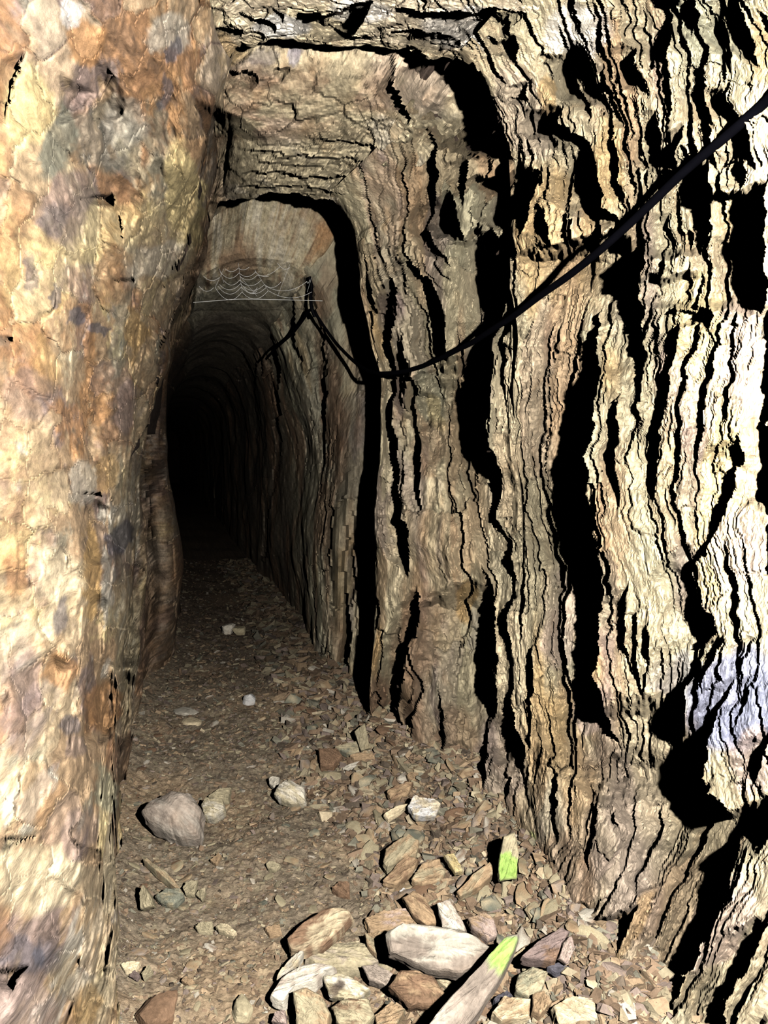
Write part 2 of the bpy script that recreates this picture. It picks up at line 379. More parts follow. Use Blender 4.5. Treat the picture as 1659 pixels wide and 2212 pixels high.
def cracks_width(x, y, table=CRACKS, right=False):
    """gap width (pixels of parallax) that each point should be set back by"""
    W = np.zeros(x.shape, np.float32)
    for c in table:
        m = (y >= c[0, 0]) & (y <= c[-1, 0]) & (x > c[:, 1].min() - 260) & (x < c[:, 1].max() + 260)
        if not m.any(): continue
        xm = x[m]; ym = y[m]
        e = np.interp(ym, c[:, 0], c[:, 1]); w = np.interp(ym, c[:, 0], c[:, 2]) * 1.45
        tp = min(60, (c[-1, 0] - c[0, 0]) * .35); w = w * sm(ym, c[0, 0], c[0, 0] + tp) * sm(-ym, -c[-1, 0], -c[-1, 0] + tp)
        dist = (xm - e) if right else (e - xm)
        full = 1.15 * w; ramp = 1.6 * w + 10
        k = np.where(dist < 0, 0, np.where(dist < full, 1, np.clip(1 - (dist - full) / ramp, 0, 1)))
        W[m] = np.maximum(W[m], (k * w).astype(np.float32))
    return W

def layer_relief(phi, y, sp, wmax, seed, seg, power=1.3, thr=-0.1):
    ph = phi / sp
    i = np.floor(ph); fr = (ph - i).astype(np.float32)
    h = h2(i.astype(np.int64), np.zeros(i.shape, np.int64), seed)
    along = n2(y / seg + h * 91.3, i * 7.77, seed + 5)
    w = wmax * np.clip((along - thr) / (1 - thr), 0, 1) * (0.35 + 0.65 * h2(i.astype(np.int64), np.ones(i.shape, np.int64), seed))
    return w * fr ** power, i.astype(np.int64)

def parallax_to_depth(P, n, zc):
    D = np.abs(((P - CAM) * n).sum(2)); Dl = np.abs(((P - LIGHT) * n).sum(2))
    k = np.clip(D / np.maximum(Dl, 0.05) - 1, 0.14, 1.2)
    return np.clip(zc, 0.6, 6) / F / k

def push(P, n, disp, zc, ray_mode=True):
    """move points back into the rock (disp < 0) along the bedding"""
    v = P - CAM; L = np.linalg.norm(v, axis=2); v = v / np.maximum(L, 1e-6)[..., None]
    c = np.clip(-(v * n).sum(2), 0.3, 1)
    near = sm(zc, 0.5, 0.9)[..., None]
    dirn = (-v / c[..., None]) * near + n * (1 - near)
    return P + dirn * disp[..., None], dirn

# ------------------------------------------------------------------ colour
PAL = {k: lin(*v) for k, v in dict(
    cream=(226, 208, 172), khaki=(190, 178, 146), pale=(222, 214, 196), tan=(188, 160, 126), brown=(142, 114, 90),
    ochre=(206, 168, 110), orange=(190, 142, 94), green=(170, 168, 142), greengrey=(136, 138, 122), purple=(146, 128, 122), slate=(98, 96, 104),
    white=(228, 226, 222), blue=(118, 130, 168), pink=(198, 176, 164), dark=(78, 66, 58), moss=(150, 188, 90), stone=(172, 158, 144), stone2=(192, 182, 168), yellow=(236, 214, 156)).items()}
def mixc(c, name, k):
    k = np.clip(k, 0, 1)[..., None]
    return c * (1 - k) + PAL[name] * k
def patches(c, x, y, lst, wx, wy):
    X = x + wx; Y = y + wy
    for (cx, cy, rx, ry, ang, name, st) in lst:
        a = math.radians(ang); ca, sa = math.cos(a), math.sin(a)
        u = ((X - cx) * ca + (Y - cy) * sa) / rx; v = (-(X - cx) * sa + (Y - cy) * ca) / ry
        c = mixc(c, name, st * (1 - sm(np.sqrt(u * u + v * v), 0.75, 1.1)))
    return c

# ------------------------------------------------------------------ splitting a relief sheet into its pieces
def cells_to_parts(P, back, col, lab, parent, part_name, mat, limit, smooth, stuff_name):
    nd, nj = P.shape[:2]
    idx = np.arange(nd * nj).reshape(nd, nj)
    quads = np.stack([idx[:-1, :-1], idx[1:, :-1], idx[1:, 1:], idx[:-1, 1:]], -1).reshape(-1, 4)
    fl = lab.reshape(-1)
    PP = P.reshape(-1, 3); BB = back.reshape(-1, 3); CC = col.reshape(-1, 3)
    px, py, zc = project(PP[quads[:, 0]])
    vis = (px > -10) & (px < 1669) & (py > -10) & (py < 2222) & (zc > 0.3)
    ids, inv = np.unique(fl, return_inverse=True)
    cnt = np.bincount(inv, weights=vis)
    order = np.argsort(-cnt)
    chosen = [k for k in order[:limit] if cnt[k] > 60]
    keep = np.full(len(ids), -1); keep[chosen] = chosen
    g = keep[inv]
    srt = np.argsort(g, kind='stable'); gs = g[srt]
    bounds = np.flatnonzero(np.diff(gs)) + 1
    for grp in np.split(srt, bounds):
        q = quads[grp]
        u, li = np.unique(q, return_inverse=True); li = li.reshape(-1, 4)
        n = len(u)
        e = np.concatenate([li[:, [0, 1]], li[:, [1, 2]], li[:, [2, 3]], li[:, [3, 0]]])
        key = np.minimum(e[:, 0], e[:, 1]).astype(np.int64) * n + np.maximum(e[:, 0], e[:, 1])
        uk, ui, uc = np.unique(key, return_index=True, return_counts=True)
        be = e[ui[uc == 1]]
        bv, bi = np.unique(be, return_inverse=True); bi = bi.reshape(-1, 2)
        V = np.concatenate([PP[u], BB[u[bv]]]); CL = np.concatenate([CC[u], CC[u[bv]]])
        sk = np.stack([be[:, 1], be[:, 0], n + bi[:, 0], n + bi[:, 1]], -1)
        me = mesh_np(part_name, V, quads=np.concatenate([li, sk]), col=CL, smooth=smooth, mat=mat)
        if g[grp[0]] < 0: link(stuff_name, me, parent, kind='stuff')
        else: link(part_name, me, parent)

def back_wall(P, dirn, name, mat, depth=0.16):
    B = (P - dirn * depth)[::6, ::6]
    nd, nj = B.shape[:2]; idx = np.arange(nd * nj).reshape(nd, nj)
    q = np.stack([idx[:-1, :-1], idx[1:, :-1], idx[1:, 1:], idx[:-1, 1:]], -1).reshape(-1, 4)
    me = mesh_np(name, B.reshape(-1, 3), quads=q, col=np.tile(PAL['dark'], (nd * nj, 1)), smooth=True, mat=mat)
    return link(name, me, kind='structure')

D_RIGHT = np.concatenate([np.linspace(-.4, .98, 16, endpoint=False), np.linspace(.98, 1.22, 24, endpoint=False), 1 / np.linspace(1 / 1.22, 1 / 4.6, 470, endpoint=False), 1 / np.linspace(1 / 4.6, 1 / 34., 120)])
D_LEFT = np.concatenate([np.linspace(-.4, .72, 14, endpoint=False), 1 / np.linspace(1 / .72, 1 / 4.6, 300, endpoint=False), 1 / np.linspace(1 / 4.6, 1 / 34., 50)])
D_TOP = np.concatenate([np.linspace(-.4, 1.3, 20, endpoint=False), 1 / np.linspace(1 / 1.3, 1 / 4.6, 330, endpoint=False), 1 / np.linspace(1 / 4.6, 1 / 34., 60)])

# ---------------------------------------------------- right wall: upright slate layers
def build_right():
    js = np.linspace(7.2, 12.15, 880); js = np.minimum(js, 12.0 + (js - 12.0))
    P, n = bore(D_RIGHT, np.clip(js, 0, 12))
    ext = np.clip(js - 12, 0, 1)[None, :, None]
    P = P + ext * np.array([0, 0, -1.0])
    P = P + n * (f3(P, 1.9, 3, 11) * 0.032)[..., None]
    x, y, zc = project(P)
    wx = 8 * f2(x / 90, y / 70, 3, 21) + 7.5 * kink(x / 46, y / 34, 4, 22, .6) * np.clip(2.5 / np.maximum(zc, .5), .5, 1.6)
    xw = x + wx; yw = y + 14 * f2(x / 60, y / 120, 2, 23)
    phi = flow(xw, yw)
    W = cracks_width(xw, y + 16 * kink(x / 22, y / 40, 3, 24, .6))
    sc = np.clip(2.3 / np.maximum(zc, 0.6), 0.35, 1.6)
    ur = sm(x, 960, 1180) * (1 - sm(y, 480, 640))
    phs = phi + 5 * f2(phi / 40, y / 150, 3, 31) + 3 * kink(phi / 18, y / 40, 3, 32)
    # slab pieces: layer and break along it
    lay = np.floor((phs + 300) / 47).astype(np.int64)
    hl = h2(lay, np.zeros_like(lay), 77)
    seg_f = (y + 34 * kink(x / 30, y / 40, 3, 61, .6)) / (150 + 170 * hl) + hl * 9.0
    seg = np.floor(seg_f).astype(np.int64)
    lab = lay * 1000 + seg + 200
    # the layers do not run on across a break
    phs = phs + (h2(lay, seg, 91) - .5) * 16
    W1, i1 = layer_relief(phs, y, 38, 52, 41, 190 - 100 * ur, 2.0, -0.35)
    ph2 = phs + 2.5 * kink(phi / 14, y / 40, 3, 33)
    W2, i2 = layer_relief(ph2, y, 14, 20, 42, 90 - 30 * ur, 1.6, -0.2)
    ph3 = ph2 + 1.5 * kink(phi / 6, y / 24, 2, 35)
    W3, i3 = layer_relief(ph3, y, 6.2, 6.0, 43, 46, 1.4, -0.2)
    hq = h2(lay, seg, 92); lowz = sm(y, 1380, 1650) * sm(x, 820, 900)
    tex = np.where(hq < .34 + .18 * lowz, .15, np.where(hq < .7, .6, 1.0))
    quiet = 1 - 0.7 * sm(f3(P * np.array([1, 1, .6]), 3.0, 2, 51), 0.15, 0.5) * (1 - .8 * ur)      # smooth slab faces here and there
    base = 1 + .5 * ur
    W0, i0 = layer_relief(phs + 17, y, 64, 95, 45, 70, 2.2, 0.0)
    um = sm(x, 800, 850) * (1 - sm(x, 1090, 1160)) * sm(y, 120, 180) * (1 - sm(y, 900, 1100))
    Wt = W * (1 + .25 * ur + .35 * um) + (W1 * base * (.5 + .5 * tex) + W2 * base * 0.95 * tex + W3 * (.15 + .85 * tex) * (1 - .5 * lowz)) * quiet * np.clip(sc, .95, 1.2) * (1 + .5 * um) + W0 * ur
    hc = h2(lay, seg, 88); hc2 = h2(lay, seg, 89); hc3 = h2(lay, seg, 90)
    fr = (seg_f - seg)
    brk = np.clip(1 - np.minimum(fr, 1 - fr) / 0.02, 0, 1)
    k = parallax_to_depth(P, n, zc)
    disp = -np.minimum(Wt * k * 1.2, 0.45)
    inview = sm(zc, 0.6, 1.0)
    vv = P - CAM; cf = -(vv * n).sum(2) / np.linalg.norm(vv, axis=2)
    disp = disp * (1 - .9 * sm(zc, 3.3, 3.45) * sm(cf, .35, .6))
    disp = disp * inview - 0.010 * hc2 - 0.005 * brk * (0.4 + hc) + 0.010 * f3(P, 14, 3, 71) + 0.003 * f2(ph2 / 4, y / 30, 3, 72)
    Q, dirn = push(P, n, disp, zc)
    # colour
    c = np.broadcast_to(PAL['khaki'], P.shape).copy()
    a = f3(P * np.array([1, 1, .45]), 5, 4, 101); b = f3(P * np.array([1, 1, .35]), 8, 4, 102); d = f3(P * np.array([1, 1, .5]), 3, 3, 103)
    c = mixc(c, 'cream', sm(a, -.2, .5) * .9)
    c = mixc(c, 'tan', sm(b, .05, .6) * .7 + .35 * (hc > .72))
    c = mixc(c, 'green', sm(d, .1, .6) * .5 + .4 * (hc3 < .22))
    c = mixc(c, 'purple', sm(f3(P * np.array([1, 1, .5]), 6, 3, 104), .3, .7) * .6 + .3 * (hc3 > .86))
    c = mixc(c, 'ochre', sm(f3(P * np.array([1, 1, .5]), 4.5, 4, 105), .35, .75) * .6)
    low = sm(y, 1450, 2000)
    c = mixc(c, 'brown', low * (.25 + .35 * sm(b, -.3, .5)))
    c = mixc(c, 'stone', low * sm(a, -.4, .4) * .6)
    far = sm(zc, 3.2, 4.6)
    c = mixc(c, 'greengrey', far * .5); c = mixc(c, 'dark', sm(zc, 5.2, 6.4) * .8); c = mixc(c, 'brown', far * sm(a, .0, .5) * .7)  # the 'dark' mix paints the gloom of the deep tunnel into the rock
    px = 14 * f2(x / 40, y / 40, 3, 111); py = 22 * f2(x / 40, y / 50, 3, 112)
    c = patches(c, x, y, [
        (1225, 800, 40, 330, 2, 'tan', .75), (1590, 1520, 110, 130, 25, 'blue', .75), (1460, 1465, 60, 60, 0, 'blue', .35),
        (1560, 1080, 50, 260, 5, 'yellow', .7), (1600, 760, 60, 140, 0, 'pink', .6), (1510, 700, 60, 120, 0, 'yellow', .6),
        (930, 860, 34, 80, -10, 'green', .7), (945, 900, 20, 50, -20, 'yellow', .5), (935, 960, 45, 70, 20, 'brown', .5),
        (900, 1380, 60, 110, 10, 'brown', .55), (860, 1560, 60, 120, 0, 'brown', .65), (820, 1560, 30, 130, 0, 'brown', .8), (1010, 1290, 26, 60, 10, 'ochre', .7),
        (1030, 1370, 22, 60, 0, 'slate', .4), (1210, 1340, 40, 120, 0, 'pink', .5), (1270, 1530, 45, 60, 0, 'pink', .6),
        (1630, 1640, 60, 70, 0, 'pink', .7), (1590, 1180, 70, 80, 0, 'pink', .6), (1560, 2000, 60, 120, 30, 'pink', .6), (1460, 1960, 80, 150, 35, 'brown', .35),
        (1160, 1180, 60, 200, 0, 'khaki', .5), (1410, 1350, 50, 150, 0, 'khaki', .6), (1640, 300, 60, 120, 0, 'cream', .8),
        (1350, 2020, 30, 120, 30, 'ochre', .4), (1215, 1900, 70, 110, 0, 'brown', .5), (980, 1640, 60, 120, 0, 'brown', .6), (1080, 1650, 60, 110, 0, 'purple', .5),
        (1091, 1868, 13, 30, 0, 'moss', .95), (1140, 1825, 16, 30, 0, 'moss', .35),
        (720, 900, 22, 130, 0, 'brown', .7), (700, 640, 25, 60, 0, 'brown', .5), (1250, 60, 80, 60, 0, 'white', .5),
        (1130, 250, 60, 120, -20, 'pink', .4), (1180, 210, 20, 60, 0, 'ochre', .6),
    ], px, py)
    c = c * (0.76 + 0.26 * hc2)[..., None]
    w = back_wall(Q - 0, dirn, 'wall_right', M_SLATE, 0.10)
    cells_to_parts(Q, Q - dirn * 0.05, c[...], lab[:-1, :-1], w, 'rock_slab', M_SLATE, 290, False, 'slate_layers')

# ---------------------------------------------------- seeds for blocky rock
def voronoi(x, y, seeds, sx, sy):
    x = x.ravel().astype(np.float32); y = y.ravel().astype(np.float32)
    d1 = np.full(x.shape, 1e9, np.float32); d2 = d1.copy(); i1 = np.zeros(x.shape, np.int32)
    for k, (a, b) in enumerate(seeds):
        d = ((x - a) / sx) ** 2 + ((y - b) / sy) ** 2
        m = d < d1
        d2 = np.where(m, d1, np.minimum(d2, d)); d1 = np.where(m, d, d1); i1[m] = k
    return i1, np.sqrt(d2) - np.sqrt(d1)

def poisson(x0, x1, y0, y1, rx, ry, n, seed):
    r = np.random.default_rng(seed); out = []
    for _ in range(n * 40):
        p = (r.uniform(x0, x1), r.uniform(y0, y1))
        if all(((p[0] - q[0]) / rx) ** 2 + ((p[1] - q[1]) / ry) ** 2 > 1 for q in out): out.append(p)
        if len(out) >= n: break
    return out

RIDGES = [
 [(200,412,8),(260,438,22),(300,446,30),(340,440,34),(400,436,30),(440,424,26),(500,410,26),(560,385,20),(600,362,10),(640,345,4)],
 [(560,410,6),(620,398,14),(700,360,18),(790,340,24),(880,328,26),(960,300,26),(1030,262,22),(1090,240,20),(1150,243,24),(1250,240,26),(1350,234,24),(1430,228,20),(1480,215,8)],
 [(1250,180,6),(1320,190,16),(1420,188,18),(1500,182,22),(1570,178,20),(1640,190,10)],
 [(1380,95,6),(1450,98,16),(1540,95,18),(1620,100,12),(1680,110,4)],
 [(1040,170,4),(1100,175,14),(1200,172,16),(1260,165,6)],
 [(1100,30,6),(1180,38,12),(1260,34,12),(1300,30,4)],
 [(1420,250,6),(1480,255,16),(1560,245,16),(1640,255,10)],
 [(1660,250,10),(1730,262,28),(1780,262,30),(1830,262,26),(1900,240,16),(1960,232,10),(2050,250,18),(2212,258,18),(2300,258,10)],
 [(1800,100,4),(1830,170,16),(1900,185,20),(1990,180,18),(2100,185,14),(2180,190,6)],
 [(120,208,6),(180,206,14),(250,215,12),(290,225,4)],
 [(150,132,4),(200,130,16),(250,126,14),(290,120,4)],
]
RIDGES = [np.array(c, float) for c in RIDGES]
LCRACKS = [
 [(95,52,4),(115,50,14),(150,38,12),(200,20,10),(260,12,8),(290,10,2)],
 [(415,240,4),(430,245,18),(445,243,10),(450,242,2)],
 [(445,254,3),(480,260,6),(530,262,4),(540,262,2)],
 [(598,286,3),(606,290,12),(612,289,3)],
 [(1062,214,3),(1068,214,18),(1074,214,3)],
 [(2080,70,6),(2095,64,24),(2110,44,26),(2130,28,18),(2145,20,4)],
 [(1800,80,4),(1808,70,14),(1818,40,14),(1830,20,8),(1840,5,3)],
 [(725,20,8),(735,40,10),(740,60,4)],
]
LCRACKS = [np.array([(y, x, w) for y, x, w in c], float) for c in LCRACKS]

def build_left():
    js = np.linspace(-0.12, 4.75, 760)
    P, n = bore(D_LEFT, np.clip(js, 0, 12))
    P = P + np.clip(-js, 0, 1)[None, :, None] * np.array([0, 0, -1.0])
    P = P + n * (f3(P, 1.9, 3, 11) * 0.032)[..., None]
    x, y, zc = project(P)
    wx = 10 * f2(x / 50, y / 50, 4, 221); wy = 16 * f2(x / 50, y / 60, 4, 222)
    xw = x + wx; yw = y + wy
    seeds = poisson(-160, 480, -60, 2260, 62, 96, 230, 5)
    cid, edge = voronoi(x + 2.2 * wx, y + 2.0 * wy, seeds, 62, 96)
    cid = cid.reshape(x.shape); edge = edge.reshape(x.shape)
    z0 = np.zeros_like(cid)
    hc, hc2, hc3 = h2(cid, z0, 1), h2(cid, z0, 2), h2(cid, z0, 3)
    sx = np.array([s[0] for s in seeds])[cid]; sy = np.array([s[1] for s in seeds])[cid]
    Wr = cracks_width(xw, y, RIDGES, True)
    Wc = cracks_width(xw, y, LCRACKS)
    disp = -0.0030 * Wr * np.clip(zc / 2, .4, 2) - 0.0022 * Wc
    disp += (hc - .5) * 0.016 * sm(edge, 0.0, 0.3)
    disp += ((hc2 - .5) * (x - sx) / 62 + (hc3 - .5) * (y - sy) / 96) * 0.016 * sm(edge, 0, .35)
    PL = P * np.array([1, .36, .85])
    disp += (0.020 + .022 * sm(y, 1200, 1600)) * f3(PL, 7, 4, 231) + .030 * sm(y, 1100, 1700) * f3(P * np.array([1, .8, 1]), 9, 3, 236) + 0.009 * f3(PL, 22, 4, 232, .6) + 0.003 * f3(PL, 80, 3, 233)
    ang = np.abs(f3(P, 6, 3, 234)); disp -= 0.006 * (1 - sm(ang, 0, 0.12)) * sm(f3(P, 3, 2, 235), 0, .4)
    disp *= np.clip(zc / 1.6, .5, 1.5)
    Q, dirn = push(P, n, disp, zc)
    c = np.broadcast_to(PAL['tan'], P.shape).copy()
    a = f3(PL, 5, 5, 301, .6); b = f3(PL, 7, 5, 302, .6); d = f3(PL, 4.5, 5, 303, .6); e = f3(PL, 8, 5, 304, .6); g = f3(PL, 26, 5, 305, .68)
    c = mixc(c, 'cream', sm(a + .4 * g, -.02, .3) * .9)
    c = mixc(c, 'purple', sm(b + .45 * g, .08, .36) * .85)
    c = mixc(c, 'orange', sm(d + .45 * g, .12, .4) * .75)
    c = mixc(c, 'greengrey', sm(e + .3 * g, .34, .55) * .65)
    c = mixc(c, 'yellow', sm(-b + .6 * g, .22, .5) * .65)
    c = mixc(c, 'brown', sm(g - .3 * a, .22, .5) * .65)
    c = mixc(c, 'pale', sm(-d + .6 * g, .36, .6) * .75)
    c = mixc(c, 'dark', sm(f3(PL, 60, 3, 306, .7), .45, .7) * .5)
    r1 = RIDGES[0]; beyond = sm(xw - np.interp(y, r1[:, 0], r1[:, 1]), -2, 6) * sm(y, 180, 230) * (1 - sm(y, 560, 640))
    c = mixc(c, 'brown', beyond * .55); c = mixc(c, 'orange', beyond * sm(b, 0, .4) * .6)
    sf = sm(edge, 0, .12); c = mixc(c, 'orange', (hc > .8) * .35 * sf); c = mixc(c, 'purple', (hc < .16) * .4 * sf); c = mixc(c, 'cream', (abs(hc2 - .5) < .15) * .4 * sf)
    px = 18 * f2(x / 40, y / 40, 4, 311, .6); py = 22 * f2(x / 40, y / 50, 4, 312, .6)
    c = patches(c, x, y, [
        (130, 300, 42, 95, 12, 'greengrey', .85), (230, 300, 70, 90, 0, 'greengrey', .55), (270, 260, 50, 60, 0, 'pale', .5), (60, 230, 62, 85, 0, 'yellow', .75), (190, 85, 50, 55, 0, 'orange', .8),
        (400, 420, 38, 130, -8, 'yellow', .85), (230, 500, 140, 60, -20, 'yellow', .45), (360, 70, 50, 45, 0, 'pale', .7), (150, 30, 30, 30, 0, 'white', .6), (170, 190, 30, 60, 0, 'purple', .7),
        (375, 110, 16, 30, 15, 'slate', .8), (355, 195, 14, 40, 15, 'slate', .7), (145, 450, 60, 90, 25, 'purple', .7), (120, 470, 30, 50, 25, 'slate', .4), (60, 590, 12, 45, 0, 'slate', .6), (118, 645, 10, 35, 10, 'slate', .7),
        (165, 690, 26, 22, 0, 'slate', .8), (215, 715, 26, 14, 0, 'slate', .75), (250, 910, 32, 70, 10, 'brown', .8), (265, 870, 26, 60, 8, 'purple', .6), (290, 720, 22, 70, 5, 'ochre', .7), (100, 790, 40, 70, 0, 'ochre', .5),
        (265, 700, 14, 130, 12, 'greengrey', .55), (60, 850, 60, 60, 0, 'purple', .5), (225, 1020, 45, 40, 0, 'ochre', .6), (180, 1040, 30, 50, 0, 'pale', .6), (60, 1030, 60, 40, 0, 'brown', .4),
        (195, 1230, 22, 110, 3, 'ochre', .85), (258, 1170, 22, 50, 0, 'slate', .8), (130, 1240, 60, 60, 0, 'cream', .7), (270, 1350, 34, 150, 0, 'khaki', .6), (270, 1250, 30, 60, 0, 'brown', .3),
        (135, 1330, 22, 50, 0, 'slate', .7), (130, 1450, 40, 50, 0, 'orange', .75), (220, 1520, 40, 60, 0, 'orange', .75), (150, 1560, 24, 24, 0, 'slate', .7), (165, 1610, 24, 30, 0, 'purple', .6), (50, 1500, 50, 150, 0, 'purple', .5),
        (230, 1260, 12, 80, 0, 'pale', .6), (225, 1710, 36, 50, 0, 'green', .75), (80, 1900, 110, 80, -10, 'cream', .85), (60, 2060, 70, 40, 0, 'slate', .65), (90, 2060, 14, 25, 0, 'slate', .9), (60, 2170, 80, 60, 30, 'pink', .6),
        (190, 2170, 30, 50, 10, 'ochre', .6), (170, 1800, 40, 60, 0, 'purple', .5), (270, 1640, 40, 60, 0, 'brown', .7), (300, 1470, 14, 50, 0, 'orange', .6), (335, 1420, 40, 200, 0, 'brown', .4),
        (40, 1120, 40, 60, 0, 'orange', .3), (30, 1240, 26, 70, 0, 'orange', .6), (250, 600, 40, 60, 0, 'orange', .4), (340, 560, 90, 40, -30, 'pale', .5),
    ], px, py)
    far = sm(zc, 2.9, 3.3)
    c = mixc(c, 'brown', far * .55); c = mixc(c, 'dark', sm(zc, 4.5, 5.4) * .7)  # 'dark' by depth: fading torch light painted into the wall colour
    c = c * (0.47 + 0.16 * hc3 * sf)[..., None]
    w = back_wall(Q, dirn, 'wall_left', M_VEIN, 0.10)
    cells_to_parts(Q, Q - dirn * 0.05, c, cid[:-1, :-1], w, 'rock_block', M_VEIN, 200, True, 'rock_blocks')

# horizontal gaps of the roof: (x, y of the lip, gap below it)
HCR = [
 [(380,62,6),(430,60,8),(520,62,6)], [(640,25,18),(700,30,26),(760,10,30),(800,5,10)], [(860,20,10),(960,30,24),(1060,20,20),(1150,26,20),(1240,40,10)],
 [(490,152,4),(505,150,12),(540,158,14),(560,168,4)], [(590,150,4),(610,152,10),(622,150,3)],
 [(560,330,3),(620,340,5),(680,335,6),(760,345,5),(830,360,3)], [(520,375,3),(600,370,7),(660,385,8),(740,378,8),(800,390,3)],
 [(560,350,3),(640,355,6),(700,360,3)], [(500,408,2),(560,405,5),(640,402,6),(720,410,4),(760,430,2)], [(680,300,3),(760,310,6),(860,330,6),(900,350,3)],
 [(700,345,3),(740,350,8),(790,362,4)], [(850,70,4),(900,62,18),(950,72,18),(990,80,6)], [(1080,60,8),(1150,55,26),(1200,80,28),(1260,110,10)],
 [(520,30,3),(560,42,10),(600,60,4)], [(150,140,4),(180,132,10),(200,142,3)], [(590,18,6),(610,30,8)],
]
def hgaps(x, y):
    W = np.zeros(x.shape, np.float32)
    for t in HCR:
        t = np.array(t, float)
        m = (x >= t[0, 0]) & (x <= t[-1, 0])
        e = np.interp(x[m], t[:, 0], t[:, 1]); w = np.interp(x[m], t[:, 0], t[:, 2])
        dist = y[m] - e
        k = np.where(dist < 0, 0, np.where(dist < 1.1 * w, 1, np.clip(1 - (dist - 1.1 * w) / (1.2 * w + 6), 0, 1)))
        W[m] = np.maximum(W[m], (k * w).astype(np.float32))
    return W

